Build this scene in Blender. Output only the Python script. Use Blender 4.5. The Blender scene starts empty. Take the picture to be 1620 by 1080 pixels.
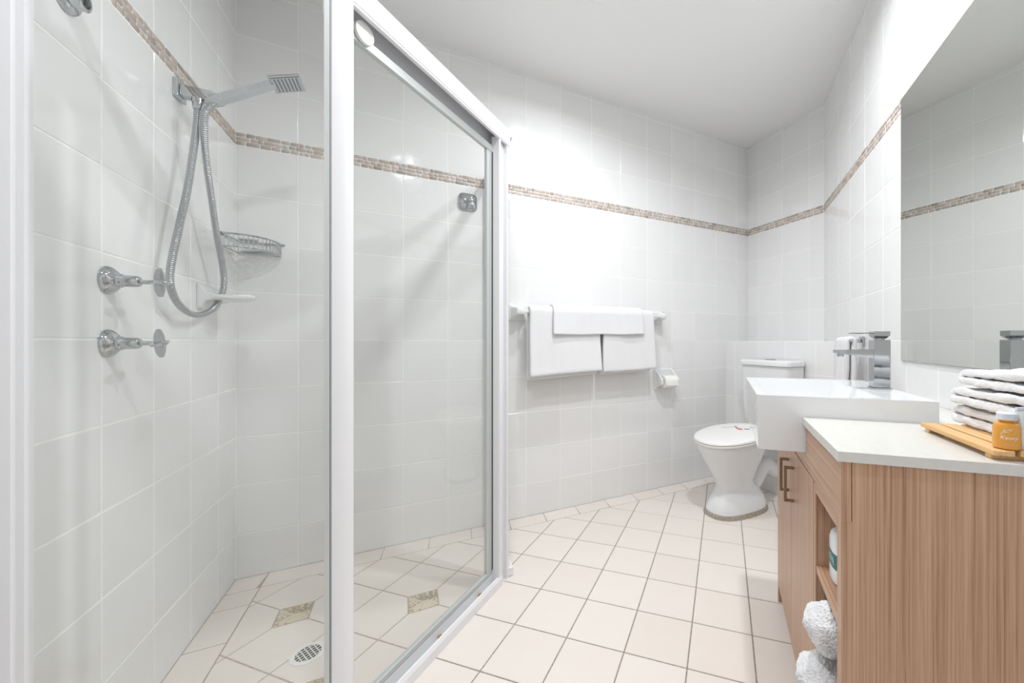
import bpy, bmesh, math, random
from mathutils import Vector, Matrix, noise

random.seed(7)
S = bpy.context.scene
COL = S.collection
PI = math.pi
Q = 2 ** -0.5

# ------------------------------------------------------------------ camera
cam_d = bpy.data.cameras.new('camera')
cam_d.sensor_width = 36.0
cam_d.lens = 598.09 / 1620 * 36.0
cam_d.shift_x = -(955.71 - 810) / 1620
cam_d.shift_y = (539.67 - 540) / 1620
cam_d.clip_start = 0.01
cam = bpy.data.objects.new('camera', cam_d)
COL.objects.link(cam)
cam.location = (0, 0, 1.0)
cam.rotation_euler = (PI / 2, 0, -math.radians(27.4513))
S.camera = cam

# ------------------------------------------------------------------ world and exposure
W = bpy.data.worlds.new('world')
S.world = W
W.use_nodes = True
W.node_tree.nodes['Background'].inputs[0].default_value = (0.96, 0.98, 1.0, 1)
W.node_tree.nodes['Background'].inputs[1].default_value = 1.0
LAMP = 9.2           # watts per ceiling downlight
LENS = 14.0           # glow of the lens itself
S.view_settings.view_transform = 'Standard'
S.view_settings.look = 'None'
S.view_settings.gamma = 1.0
S.view_settings.use_curve_mapping = False
S.view_settings.exposure = 0.50

# ------------------------------------------------------------------ room numbers (metres)
BY, LX, RX, NX = 2.118, -0.6407, 2.374, 2.138     # back wall, left wall, right wall, boxed-in lower wall
BM, AF = 0.613, -0.40                              # vanity wall (b), front wall (a)
CZ = 2.52
PH, PV, Z0 = 0.2062, 0.2045, 1.0055
LZ0, LZ1 = 1.8235, 1.8805                          # mosaic border


def W2(b, a, z=0.0):                               # diagonal frame (b across, a along the vanity wall) -> world
    return Vector(((a + b) * Q, (a - b) * Q, z))


ROT = -PI / 4                                      # local x = b, local y = a

# ------------------------------------------------------------------ materials
MATS = {}


def nmat(name):
    m = bpy.data.materials.new(name)
    m.use_nodes = True
    MATS[name] = m
    return m, m.node_tree.nodes, m.node_tree.links, m.node_tree.nodes['Principled BSDF']


def L(c):                                          # sRGB 0-255 -> linear
    o = []
    for v in c:
        v /= 255.0
        o.append(v / 12.92 if v <= 0.04045 else ((v + 0.055) / 1.055) ** 2.4)
    return (*o, 1.0)


def simple(name, col, rough=0.4, metal=0.0, coat=0.0, spec=None):
    m, n, l, p = nmat(name)
    p.inputs['Base Color'].default_value = L(col)
    p.inputs['Roughness'].default_value = rough
    p.inputs['Metallic'].default_value = metal
    if coat:
        p.inputs['Coat Weight'].default_value = coat
        p.inputs['Coat Roughness'].default_value = 0.05
    if spec is not None:
        p.inputs['Specular IOR Level'].default_value = spec
    return m


def tex(n, l, kind, scale, vec=None, detail=2.0, **kw):
    t = n.new('ShaderNodeTex' + kind)
    t.inputs['Scale'].default_value = scale
    if 'Detail' in t.inputs:
        t.inputs['Detail'].default_value = detail
    if vec is not None:
        l.new(vec, t.inputs['Vector'])
    return t


def coords(n, l, which='Object', scale=(1, 1, 1)):
    c = n.new('ShaderNodeTexCoord')
    mp = n.new('ShaderNodeMapping')
    mp.inputs['Scale'].default_value = scale
    l.new(c.outputs[which], mp.inputs['Vector'])
    return mp.outputs['Vector']


def bump(n, l, p, h, strength, dist):
    b = n.new('ShaderNodeBump')
    b.inputs['Strength'].default_value = strength
    b.inputs['Distance'].default_value = dist
    l.new(h, b.inputs['Height'])
    l.new(b.outputs['Normal'], p.inputs['Normal'])


def ramp(n, l, fac, stops):
    r = n.new('ShaderNodeValToRGB')
    e = r.color_ramp.elements
    while len(e) < len(stops):
        e.new(0.5)
    for i, (pos, c) in enumerate(stops):
        e[i].position = pos
        e[i].color = L(c)
    l.new(fac, r.inputs['Fac'])
    return r


# glazed wall tile: a touch of wave in the glaze, each tile a hair different
m, n, l, p = nmat('wall_tile')
oi = n.new('ShaderNodeObjectInfo')
r = ramp(n, l, oi.outputs['Random'], [(0.0, (239, 239, 239)), (1.0, (244, 244, 244))])
l.new(r.outputs['Color'], p.inputs['Base Color'])
p.inputs['Roughness'].default_value = 0.11
t = tex(n, l, 'Noise', 14.0, coords(n, l), 1.0)
bump(n, l, p, t.outputs['Fac'], 0.10, 0.012)

m, n, l, p = nmat('wall_grout')
t = tex(n, l, 'Noise', 60.0, coords(n, l), 3.0)
r = ramp(n, l, t.outputs['Fac'], [(0.3, (248, 248, 246)), (0.7, (252, 252, 250))])
l.new(r.outputs['Color'], p.inputs['Base Color'])
p.inputs['Roughness'].default_value = 0.8

m, n, l, p = nmat('floor_tile')
oi = n.new('ShaderNodeObjectInfo')
t = tex(n, l, 'Noise', 9.0, coords(n, l, 'Object'), 3.0)
mx = n.new('ShaderNodeMath')
mx.operation = 'MULTIPLY_ADD'
mx.inputs[1].default_value = 0.5
l.new(oi.outputs['Random'], mx.inputs[0])
m2 = n.new('ShaderNodeMath')
m2.operation = 'MULTIPLY'
m2.inputs[1].default_value = 0.5
l.new(t.outputs['Fac'], m2.inputs[0])
l.new(m2.outputs[0], mx.inputs[2])
r = ramp(n, l, mx.outputs[0], [(0.1, (236, 226, 218)), (0.9, (241, 234, 227))])
l.new(r.outputs['Color'], p.inputs['Base Color'])
p.inputs['Roughness'].default_value = 0.38
bump(n, l, p, t.outputs['Fac'], 0.04, 0.01)

m, n, l, p = nmat('floor_grout')
t = tex(n, l, 'Noise', 120.0, coords(n, l), 4.0)
r = ramp(n, l, t.outputs['Fac'], [(0.3, (138, 130, 119)), (0.7, (174, 166, 155))])
l.new(r.outputs['Color'], p.inputs['Base Color'])
p.inputs['Roughness'].default_value = 0.9

m, n, l, p = nmat('shower_grout')
t = tex(n, l, 'Noise', 120.0, coords(n, l), 4.0)
r = ramp(n, l, t.outputs['Fac'], [(0.3, (168, 158, 142)), (0.7, (204, 194, 180))])
l.new(r.outputs['Color'], p.inputs['Base Color'])
p.inputs['Roughness'].default_value = 0.9

m, n, l, p = nmat('travertine')
t = tex(n, l, 'Noise', 90.0, coords(n, l), 5.0)
t2 = tex(n, l, 'Noise', 14.0, coords(n, l), 2.0)
mm = n.new('ShaderNodeMath')
mm.operation = 'ADD'
l.new(t.outputs['Fac'], mm.inputs[0])
l.new(t2.outputs['Fac'], mm.inputs[1])
r = ramp(n, l, mm.outputs[0], [(0.78, (150, 136, 114)), (0.98, (198, 184, 162)), (1.2, (222, 210, 190))])
l.new(r.outputs['Color'], p.inputs['Base Color'])
p.inputs['Roughness'].default_value = 0.7
bump(n, l, p, t.outputs['Fac'], 0.4, 0.004)

m, n, l, p = nmat('mosaic')
oi = n.new('ShaderNodeObjectInfo')
r = ramp(n, l, oi.outputs['Random'], [(0.0, (168, 158, 150)), (0.18, (204, 192, 182)), (0.4, (216, 200, 190)),
                                      (0.6, (194, 180, 170)), (0.8, (224, 213, 205)), (1.0, (180, 173, 168))])
t = tex(n, l, 'Noise', 160.0, coords(n, l), 3.0)
mi = n.new('ShaderNodeMix')
mi.data_type = 'RGBA'
mi.blend_type = 'MULTIPLY'
mi.inputs['Factor'].default_value = 0.35
l.new(r.outputs['Color'], mi.inputs['A'])
rr = ramp(n, l, t.outputs['Fac'], [(0.3, (190, 185, 180)), (0.7, (255, 255, 255))])
l.new(rr.outputs['Color'], mi.inputs['B'])
l.new(mi.outputs['Result'], p.inputs['Base Color'])
p.inputs['Roughness'].default_value = 0.45

m, n, l, p = nmat('ceiling_paint')
p.inputs['Base Color'].default_value = L((249, 249, 248))
p.inputs['Roughness'].default_value = 0.55
t = tex(n, l, 'Noise', 180.0, coords(n, l), 2.0)
bump(n, l, p, t.outputs['Fac'], 0.05, 0.003)

simple('wall_paint', (238, 237, 235), 0.6)
simple('white_frame', (243, 243, 246), 0.28)
simple('silver', (206, 210, 209), 0.38, 0.35)
simple('ceramic', (236, 237, 238), 0.10, 0.0, 0.3)
simple('plastic_white', (242, 241, 238), 0.30)
simple('chrome', (188, 191, 194), 0.06, 1.0)
simple('chrome_soft', (176, 179, 182), 0.15, 1.0)
simple('dark', (48, 47, 46), 0.5)
simple('mid_grey', (132, 132, 130), 0.5)
simple('paper', (246, 245, 241), 0.9)
simple('card', (196, 182, 160), 0.9)
simple('bronze', (148, 128, 106), 0.32, 0.9)
simple('teal', (62, 124, 128), 0.5)
simple('bottle_white', (236, 239, 240), 0.25)
simple('print_white', (252, 250, 246), 0.5)
simple('print_blue', (84, 78, 140), 0.5)
simple('print_red', (222, 112, 88), 0.5)
simple('print_grey', (176, 180, 192), 0.5)
simple('cap_white', (226, 230, 236), 0.28, 0.0)
simple('brass', (196, 150, 90), 0.4, 0.6)

m, n, l, p = nmat('amber')
p.inputs['Base Color'].default_value = L((226, 158, 52))
p.inputs['Roughness'].default_value = 0.12
p.inputs['Subsurface Weight'].default_value = 0.15
p.inputs['Subsurface Radius'].default_value = (0.01, 0.006, 0.002)
p.inputs['Coat Weight'].default_value = 0.5

m, n, l, p = nmat('mortar')
t = tex(n, l, 'Noise', 160.0, coords(n, l), 4.0)
r = ramp(n, l, t.outputs['Fac'], [(0.3, (140, 130, 116)), (0.7, (190, 180, 166))])
l.new(r.outputs['Color'], p.inputs['Base Color'])
p.inputs['Roughness'].default_value = 0.95
bump(n, l, p, t.outputs['Fac'], 0.7, 0.004)


def wood(name, sc, tint=1.0):
    m, n, l, p = nmat(name)
    v = coords(n, l, 'Object', sc)
    t = tex(n, l, 'Noise', 1.0, v, 4.0)
    t.inputs['Roughness'].default_value = 0.72
    v2 = coords(n, l, 'Object', tuple(k * 0.22 for k in sc))
    t2 = tex(n, l, 'Noise', 1.0, v2, 2.0)
    a = n.new('ShaderNodeMath')
    a.operation = 'MULTIPLY_ADD'
    a.inputs[1].default_value = 0.22
    l.new(t2.outputs['Fac'], a.inputs[0])
    b = n.new('ShaderNodeMath')
    b.operation = 'MULTIPLY'
    b.inputs[1].default_value = 0.78
    l.new(t.outputs['Fac'], b.inputs[0])
    l.new(b.outputs[0], a.inputs[2])
    c = [(126, 94, 70), (178, 138, 110), (196, 157, 128), (210, 174, 145)]
    r = ramp(n, l, a.outputs[0], [(0.33, c[0]), (0.43, c[1]), (0.52, c[2]), (0.64, c[3])])
    l.new(r.outputs['Color'], p.inputs['Base Color'])
    p.inputs['Roughness'].default_value = 0.36
    bump(n, l, p, a.outputs[0], 0.08, 0.002)


wood('wood_upright', (330, 330, 2.2))
wood('wood_along', (330, 2.2, 330))
wood('wood_shelf', (330, 2.2, 330))
m, n, l, p = nmat('bamboo')
v = coords(n, l, 'Object', (160, 6, 160))
t = tex(n, l, 'Noise', 1.0, v, 3.0)
r = ramp(n, l, t.outputs['Fac'], [(0.3, (214, 166, 104)), (0.7, (238, 200, 146))])
l.new(r.outputs['Color'], p.inputs['Base Color'])
p.inputs['Roughness'].default_value = 0.4

m, n, l, p = nmat('stone_top')
v = coords(n, l, 'Object')
t = tex(n, l, 'Voronoi', 190.0, v)
r = ramp(n, l, t.outputs['Distance'], [(0.0, (128, 120, 108)), (0.20, (176, 170, 158)), (0.34, (220, 218, 213))])
t2 = tex(n, l, 'Noise', 70.0, v, 2.0)
r2 = ramp(n, l, t2.outputs['Fac'], [(0.52, (240, 238, 234)), (0.60, (255, 255, 255))])
mi = n.new('ShaderNodeMix')
mi.data_type = 'RGBA'
l.new(r2.outputs['Alpha'], mi.inputs['Factor'])
sel = n.new('ShaderNodeMath')
sel.operation = 'GREATER_THAN'
sel.inputs[1].default_value = 0.47
l.new(t2.outputs['Fac'], sel.inputs[0])
l.new(sel.outputs[0], mi.inputs['Factor'])
mi.inputs['A'].default_value = L((218, 216, 211))
l.new(r.outputs['Color'], mi.inputs['B'])
l.new(mi.outputs['Result'], p.inputs['Base Color'])
p.inputs['Roughness'].default_value = 0.22

m, n, l, p = nmat('terry')
v = coords(n, l, 'Object')
t = tex(n, l, 'Noise', 420.0, v, 3.0)
p.inputs['Base Color'].default_value = L((240, 240, 242))
p.inputs['Roughness'].default_value = 0.95
p.inputs['Sheen Weight'].default_value = 0.3
bump(n, l, p, t.outputs['Fac'], 0.55, 0.004)

# thin clear glass: transparent body with a Schlick mirror coat
m = bpy.data.materials.new('glass')
m.use_nodes = True
MATS['glass'] = m
n, l = m.node_tree.nodes, m.node_tree.links
n.clear()
out = n.new('ShaderNodeOutputMaterial')
tr = n.new('ShaderNodeBsdfTransparent')
tr.inputs['Color'].default_value = (0.985, 0.990, 0.986, 1)
gl = n.new('ShaderNodeBsdfGlossy')
gl.inputs['Roughness'].default_value = 0.0
gl.inputs['Color'].default_value = (0.97, 1.0, 0.98, 1)
lw = n.new('ShaderNodeLayerWeight')
lw.inputs['Blend'].default_value = 0.5
pw = n.new('ShaderNodeMath')
pw.operation = 'POWER'
pw.inputs[1].default_value = 5.0
l.new(lw.outputs['Facing'], pw.inputs[0])
sc = n.new('ShaderNodeMath')
sc.operation = 'MULTIPLY_ADD'
sc.inputs[1].default_value = 0.6
sc.inputs[2].default_value = 0.035
l.new(pw.outputs[0], sc.inputs[0])
ms = n.new('ShaderNodeMixShader')
l.new(sc.outputs[0], ms.inputs[0])
l.new(tr.outputs[0], ms.inputs[1])
l.new(gl.outputs[0], ms.inputs[2])
l.new(ms.outputs[0], out.inputs['Surface'])

simple('glass_edge', (150, 178, 168), 0.2)
m, n, l, p = nmat('mirror')
p.inputs['Base Color'].default_value = (0.80, 0.82, 0.79, 1)
p.inputs['Metallic'].default_value = 1.0
p.inputs['Roughness'].default_value = 0.0

m, n, l, p = nmat('lamp_glass')
p.inputs['Base Color'].default_value = (1, 1, 1, 1)
p.inputs['Emission Color'].default_value = (1.0, 0.985, 0.96, 1)
p.inputs['Emission Strength'].default_value = LENS


# ------------------------------------------------------------------ mesh helpers
class MB:
    """collects shapes, then becomes one mesh object"""

    def __init__(self):
        self.bm = bmesh.new()

    def poly(self, pts, faces):
        vs = [self.bm.verts.new(p) for p in pts]
        for f in faces:
            try:
                self.bm.faces.new([vs[i] for i in f])
            except ValueError:
                pass
        return vs

    def box(self, x0, x1, y0, y1, z0, z1):
        return self.poly([(x0, y0, z0), (x1, y0, z0), (x1, y1, z0), (x0, y1, z0),
                          (x0, y0, z1), (x1, y0, z1), (x1, y1, z1), (x0, y1, z1)],
                         [(0, 3, 2, 1), (4, 5, 6, 7), (0, 1, 5, 4), (1, 2, 6, 5), (2, 3, 7, 6), (3, 0, 4, 7)])

    def rbox(self, x0, x1, y0, y1, z0, z1, r=0.004, seg=2):
        t = bmesh.new()
        o = MB()
        o.bm.free()
        o.bm = t
        o.box(x0, x1, y0, y1, z0, z1)
        bmesh.ops.bevel(t, geom=list(t.edges), offset=r, segments=seg, profile=0.5, affect='EDGES', clamp_overlap=True)
        self.merge(t)
        return self

    def merge(self, other):
        me = bpy.data.meshes.new('tmp')
        other.to_mesh(me)
        other.free()
        self.bm.from_mesh(me)
        bpy.data.meshes.remove(me)

    def prism(self, pts, z0, z1):
        k = len(pts)
        v = [(x, y, z0) for x, y in pts] + [(x, y, z1) for x, y in pts]
        f = [tuple(range(k - 1, -1, -1)), tuple(range(k, 2 * k))]
        f += [(i, (i + 1) % k, k + (i + 1) % k, k + i) for i in range(k)]
        return self.poly(v, f)

    def loft(self, rings, cap0=True, cap1=True, closed=True):
        k = len(rings[0])
        vs = [[self.bm.verts.new(p) for p in r] for r in rings]
        for a, b in zip(vs[:-1], vs[1:]):
            for i in range(k if closed else k - 1):
                j = (i + 1) % k
                self.bm.faces.new((a[i], a[j], b[j], b[i]))
        if cap0:
            self.bm.faces.new(vs[0][::-1])
        if cap1:
            self.bm.faces.new(vs[-1])
        return vs

    def lathe(self, prof, n=24, M=None, cap0=True, cap1=True):
        M = M or Matrix()
        rings = []
        for r, h in prof:
            rings.append([M @ Vector((r * math.cos(2 * PI * i / n), r * math.sin(2 * PI * i / n), h)) for i in range(n)])
        return self.loft(rings, cap0, cap1)

    def tube(self, path, r, n=8, closed=False):
        path = [Vector(p) for p in path]
        k = len(path)
        rs = r if isinstance(r, (list, tuple)) else [r] * k
        rings = []
        up = None
        for i in range(k):
            if closed:
                t = path[(i + 1) % k] - path[(i - 1) % k]
            else:
                t = path[min(i + 1, k - 1)] - path[max(i - 1, 0)]
            t.normalize()
            if up is None:
                up = t.orthogonal().normalized()
            up = (up - t * up.dot(t)).normalized()
            s = t.cross(up)
            rings.append([path[i] + rs[i] * (math.cos(2 * PI * j / n) * up + math.sin(2 * PI * j / n) * s) for j in range(n)])
        if closed:
            rings.append(rings[0])
            k2 = len(rings)
            vs = [[self.bm.verts.new(p) for p in q] for q in rings[:-1]]
            for a in range(len(vs)):
                b = (a + 1) % len(vs)
                for i in range(n):
                    j = (i + 1) % n
                    self.bm.faces.new((vs[a][i], vs[a][j], vs[b][j], vs[b][i]))
            return vs
        return self.loft(rings)

    def build(self, name, mat, parent=None, smooth=False, loc=None, rotz=None, angle=35):
        bmesh.ops.recalc_face_normals(self.bm, faces=list(self.bm.faces))
        me = bpy.data.meshes.new(name)
        self.bm.to_mesh(me)
        self.bm.free()
        return mobj(name, me, mat, parent, smooth, loc, rotz, angle)


def mobj(name, me, mat, parent=None, smooth=False, loc=None, rotz=None, angle=35):
    if mat is not None and not me.materials:
        me.materials.append(MATS[mat] if isinstance(mat, str) else mat)
    if smooth:
        for f in me.polygons:
            f.use_smooth = True
        try:
            me.set_sharp_from_angle(angle=math.radians(angle))
        except Exception:
            pass
    o = bpy.data.objects.new(name, me)
    COL.objects.link(o)
    if parent is not None:
        o.parent = parent
    if loc is not None:
        o.location = loc
    if rotz is not None:
        o.rotation_euler = (0, 0, rotz)
    return o


def tag(o, label, cat, group=None, kind=None):
    o['label'] = label
    o['category'] = cat
    if group:
        o['group'] = group
    if kind:
        o['kind'] = kind
    return o


def thing(name, label, cat, loc=(0, 0, 0), rotz=0.0, group=None):
    o = bpy.data.objects.new(name, None)
    COL.objects.link(o)
    o.empty_display_size = 0.05
    o.location = loc
    o.rotation_euler = (0, 0, rotz)
    return tag(o, label, cat, group)


def rrect(x0, x1, y0, y1, r, n=5):
    pts = []
    for cx, cy, a0 in ((x1 - r, y1 - r, 0), (x0 + r, y1 - r, 90), (x0 + r, y0 + r, 180), (x1 - r, y0 + r, 270)):
        for i in range(n + 1):
            a = math.radians(a0 + 90 * i / n)
            pts.append((cx + r * math.cos(a), cy + r * math.sin(a)))
    return pts


def smooth_path(pts, per=6):
    pts = [Vector(p) for p in pts]
    out = []
    for i in range(len(pts) - 1):
        p0 = pts[max(i - 1, 0)]
        p1, p2 = pts[i], pts[i + 1]
        p3 = pts[min(i + 2, len(pts) - 1)]
        for j in range(per):
            t = j / per
            out.append(0.5 * ((2 * p1) + (p2 - p0) * t + (2 * p0 - 5 * p1 + 4 * p2 - p3) * t * t + (3 * p1 - p0 - 3 * p2 + p3) * t ** 3))
    out.append(pts[-1])
    return out


def axisM(origin, axis, up=(0, 0, 1)):             # matrix whose local z runs along axis
    z = Vector(axis).normalized()
    x = Vector(up).cross(z)
    if x.length < 1e-4:
        x = Vector((1, 0, 0))
    x.normalize()
    y = z.cross(x)
    M = Matrix((x, y, z)).transposed().to_4x4()
    M.translation = Vector(origin)
    return M


# ------------------------------------------------------------------ tiled walls
TILE_CACHE = {}


def tile_mesh(w, h, t=0.007, c=0.0016):
    key = (round(w, 4), round(h, 4))
    if key in TILE_CACHE:
        return TILE_CACHE[key]
    b = MB()
    hw, hh = w / 2, h / 2
    c = min(c, hw * 0.4, hh * 0.4)
    back = [(-hw, 0, -hh), (hw, 0, -hh), (hw, 0, hh), (-hw, 0, hh)]
    mid = [(x, -t + c * 0.7, z) for x, _, z in back]
    fr = [(-hw + c, -t, -hh + c), (hw - c, -t, -hh + c), (hw - c, -t, hh - c), (-hw + c, -t, hh - c)]
    b.loft([back, mid, fr], cap0=False)
    bmesh.ops.recalc_face_normals(b.bm, faces=list(b.bm.faces))
    for f in b.bm.faces:
        if f.normal.y > 0.5:
            f.normal_flip()
    me = bpy.data.meshes.new('wall_tile')
    b.bm.to_mesh(me)
    b.bm.free()
    me.materials.append(MATS['wall_tile'])
    TILE_CACHE[key] = me
    return me


STONES = {}
ST_LEN = (0.019, 0.026, 0.032, 0.038, 0.046)


def stone_mesh(ln, h, var):
    key = (ln, var)
    if key in STONES:
        return STONES[key]
    rs = random.Random(hash((int(ln * 1e4), var)) & 0xffff)
    b = MB()
    j = lambda s: rs.uniform(-s, s)
    w2, h2 = ln / 2 - 0.0008, h / 2 - 0.0007
    cut = min(0.0028, w2 * 0.4)
    o = [(-w2 + cut, -h2), (w2 - cut, -h2), (w2, -h2 + cut * 0.8), (w2, h2 - cut * 0.8),
         (w2 - cut, h2), (-w2 + cut, h2), (-w2, h2 - cut * 0.8), (-w2, -h2 + cut * 0.8)]
    o = [(x + j(0.0011), z + j(0.0008)) for x, z in o]
    t = 0.0072 + j(0.0008)
    back = [(x, 0, z) for x, z in o]
    mid = [(x, -t + 0.0016, z) for x, z in o]
    fr = [(x * 0.94, -t, z * 0.88) for x, z in o]
    b.loft([back, mid, fr], cap0=False)
    bmesh.ops.recalc_face_normals(b.bm, faces=list(b.bm.faces))
    me = bpy.data.meshes.new('mosaic_stone')
    b.bm.to_mesh(me)
    b.bm.free()
    me.materials.append(MATS['mosaic'])
    for f in me.polygons:
        f.use_smooth = True
    STONES[key] = me
    return me


def tiled_wall(name, origin, u, length, phase, ztop, label, mosaic=True, zbot=0.0, thick=0.10, slab=None, holes=()):
    """origin: point on the finished tile face at floor level, u: direction along the wall with the room on its right"""
    phi = math.atan2(u[1], u[0])
    b = MB()
    e0, e1 = slab or (0.0, length)
    D = 0.0078                                     # slab face sits behind the tile faces: the grout bed
    b.box(e0, e1, 0.0009, thick, zbot, ztop)
    w = b.build(name, 'wall_grout', None, False, (origin[0], origin[1], 0), phi)
    tag(w, label, 'wall', None, 'structure')
    rows = []
    G = 0.0034
    k = -6
    while True:
        z0 = Z0 + k * PV
        z1 = z0 + PV
        k += 1
        if z1 > LZ0 + 0.01:
            break
        if z1 < zbot + 0.012:
            continue
        rows.append((max(z0, zbot), min(z1, ztop)))
    rows = [r for r in rows if r[0] < ztop - 0.012]
    if ztop > 1.9:
        z = LZ1
        while z < ztop - 0.012:
            rows.append((z, min(z + PV, ztop)))
            z += PV
    us = []
    x = phase % PH
    if x > 0.012:
        us.append((0.0, x))
    while x < length - 0.012:
        us.append((x, min(x + PH, length)))
        x += PH
    T0 = 0.0078
    for z0, z1 in rows:
        for u0, u1 in us:
            me = tile_mesh(u1 - u0 - G, z1 - z0 - G)
            o = bpy.data.objects.new('wall_tile', me)
            COL.objects.link(o)
            o.parent = w
            o.location = ((u0 + u1) / 2, 0.007 + random.uniform(0, 0.0004), (z0 + z1) / 2)
            o.rotation_euler = (random.gauss(0, 0.0016), 0, random.gauss(0, 0.0016))
    if mosaic:
        h = (LZ1 - LZ0 - 0.003) / 3
        for rw in range(3):
            zc = LZ0 + 0.0015 + h * (rw + 0.5)
            x = 0.0
            while x < length - 0.010:
                ln = random.choice(ST_LEN)
                if x + ln > length - 0.014:
                    rem = length - x
                    ln = min(ST_LEN, key=lambda q: abs(q - rem))
                    if x + ln > length + 0.004:
                        break
                o = bpy.data.objects.new('mosaic_stone', stone_mesh(ln, h, random.randrange(3)))
                COL.objects.link(o)
                o.parent = w
                o.location = (x + ln / 2, 0.007, zc)
                o.rotation_euler = (0, random.choice((0, PI)), 0)
                x += ln
    return w


wall_back = tiled_wall('wall_back', (LX, BY), (1, 0), RX - LX, -0.4311 - LX, CZ,
                       'long white tiled back wall with mosaic border running behind shower and towels', slab=(-0.10, RX - LX + 0.10))
ly0 = -0.20                                        # left wall starts here (corner with the front wall)
wall_left = tiled_wall('wall_left', (LX, ly0), (0, 1), BY - ly0, 1.957 - ly0, CZ,
                       'white tiled left wall carrying the shower arm and taps', slab=(-0.10, BY - ly0))
wall_right = tiled_wall('wall_right', (RX, BY), (0, -1), BY - 1.507, (BY - 1.812), CZ,
                        'narrow white tiled wall above the ledge behind the toilet', zbot=1.0, slab=(0, BY - 1.507 + 0.05))
ny1 = NX - BM * math.sqrt(2)
wall_low = tiled_wall('wall_right_lower', (NX, BY), (0, -1), BY - ny1, (BY - 2.024), 1.0,
                      'half-height boxed-out tiled wall behind the toilet cistern', mosaic=False, thick=RX - NX + 0.05)
pv0 = W2(BM, 2.744)
wall_vanity = tiled_wall('wall_vanity', (pv0.x, pv0.y), (-Q, -Q), 2.744 - AF, (2.744 - 2.207), CZ,
                         'diagonal white tiled wall carrying the mirror above the vanity', slab=(-0.02, 2.744 - AF + 0.10))

# front wall behind the camera: painted, with an open doorway
b = MB()
bl = LX * math.sqrt(2) - AF                        # b where the left wall meets the front wall
d0, d1 = -0.10, 0.565
b.box(bl - 0.1, d0, AF - 0.1, AF, 0, CZ)
b.box(d1, BM + 0.1, AF - 0.1, AF, 0, CZ)
b.box(d0, d1, AF - 0.1, AF, 2.06, CZ)
wf = b.build('wall_front', 'wall_paint', None, False, (0, 0, 0), ROT)
tag(wf, 'painted front wall around the door behind the camera', 'wall', None, 'structure')
b = MB()
b.box(d0 - 0.045, d0 + 0.012, AF - 0.11, AF + 0.014, 0, 2.10)
b.box(d1 - 0.012, d1 + 0.045, AF - 0.11, AF + 0.014, 0, 2.10)
b.box(d0 + 0.012, d1 - 0.012, AF - 0.11, AF + 0.014, 2.048, 2.10)
tr1 = b.build('trim_1', 'white_frame', None, False, (0, 0, 0), ROT)
tag(tr1, 'white door architrave around the closed door behind the camera', 'trim', None, 'structure')
b = MB()
b.box(d0 + 0.014, d1 - 0.014, AF - 0.060, AF - 0.022, 0.006, 2.046)
dr1 = b.build('door_1', 'wall_paint', None, False, (0, 0, 0), ROT)
tag(dr1, 'closed white painted door behind the camera', 'door', None, 'structure')
for z0_, z1_ in ((0.20, 0.92), (1.10, 1.90)):
    b = MB()
    b.rbox(d0 + 0.11, d1 - 0.11, AF - 0.0218, AF - 0.012, z0_, z1_, 0.004, 1)
    b.build('door_panel', 'wall_paint', dr1)
b = MB()
b.lathe([(0.026, 0.0), (0.026, 0.006), (0.010, 0.009), (0.010, 0.040), (0.024, 0.046), (0.026, 0.060), (0.016, 0.068)], 24, axisM((d0 + 0.07, AF - 0.0219, 1.0), (0, 1, 0)))
b.build('door_knob', 'chrome', dr1, True)

# ceiling
room = [Vector((LX, BY)), Vector((RX, BY)), Vector((RX, 1.507)), W2(BM, AF).xy, W2(bl, AF).xy]
room = [(p[0], p[1]) for p in room]
b = MB()
cx_, cy_ = 0.6, 0.9
big = [(cx_ + (x - cx_) * 1.14, cy_ + (y - cy_) * 1.14) for x, y in room]
b.prism(big[::-1], CZ, CZ + 0.1)
ceil = b.build('ceiling', 'ceiling_paint')
tag(ceil, 'flat white painted ceiling with recessed downlights', 'ceiling', None, 'structure')

# ------------------------------------------------------------------ floor
b = MB()
b.prism(big[::-1], -0.10, -0.0016)
floor = b.build('floor', 'floor_grout')
tag(floor, 'cream ceramic floor tiles laid diagonally with grey grout', 'floor', None, 'structure')
FT, FA, FB = 0.1996, 1.3791, -0.1065
GR = 0.0042


def clip(poly, nx, ny, d):                         # keep nx*x+ny*y <= d
    out = []
    for i in range(len(poly)):
        p, q = poly[i], poly[(i + 1) % len(poly)]
        sp, sq = nx * p[0] + ny * p[1] - d, nx * q[0] + ny * q[1] - d
        if sp <= 0:
            out.append(p)
        if sp * sq < 0:
            t = sp / (sp - sq)
            out.append((p[0] + (q[0] - p[0]) * t, p[1] + (q[1] - p[1]) * t))
    return out


def area(p):
    return 0.5 * abs(sum(p[i][0] * p[(i + 1) % len(p)][1] - p[(i + 1) % len(p)][0] * p[i][1] for i in range(len(p)))) if len(p) > 2 else 0


def inset(poly, g):                                # shrink a convex polygon
    cx = sum(p[0] for p in poly) / len(poly)
    cy = sum(p[1] for p in poly) / len(poly)
    out = poly
    k = len(poly)
    for i in range(k):
        p, q = poly[i], poly[(i + 1) % k]
        ex, ey = q[0] - p[0], q[1] - p[1]
        ln = math.hypot(ex, ey)
        if ln < 1e-5:
            continue
        nx, ny = ey / ln, -ex / ln
        if nx * (cx - p[0]) + ny * (cy - p[1]) > 0:
            nx, ny = -nx, -ny
        out = clip(out, nx, ny, nx * p[0] + ny * p[1] - g)
        if len(out) < 3:
            return []
    return out


def clean(poly):
    o = []
    for p in poly:
        if not o or math.hypot(p[0] - o[-1][0], p[1] - o[-1][1]) > 8e-4:
            o.append(p)
    if len(o) > 2 and math.hypot(o[0][0] - o[-1][0], o[0][1] - o[-1][1]) < 8e-4:
        o.pop()
    return o


FLOOR_CACHE = {}


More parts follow.
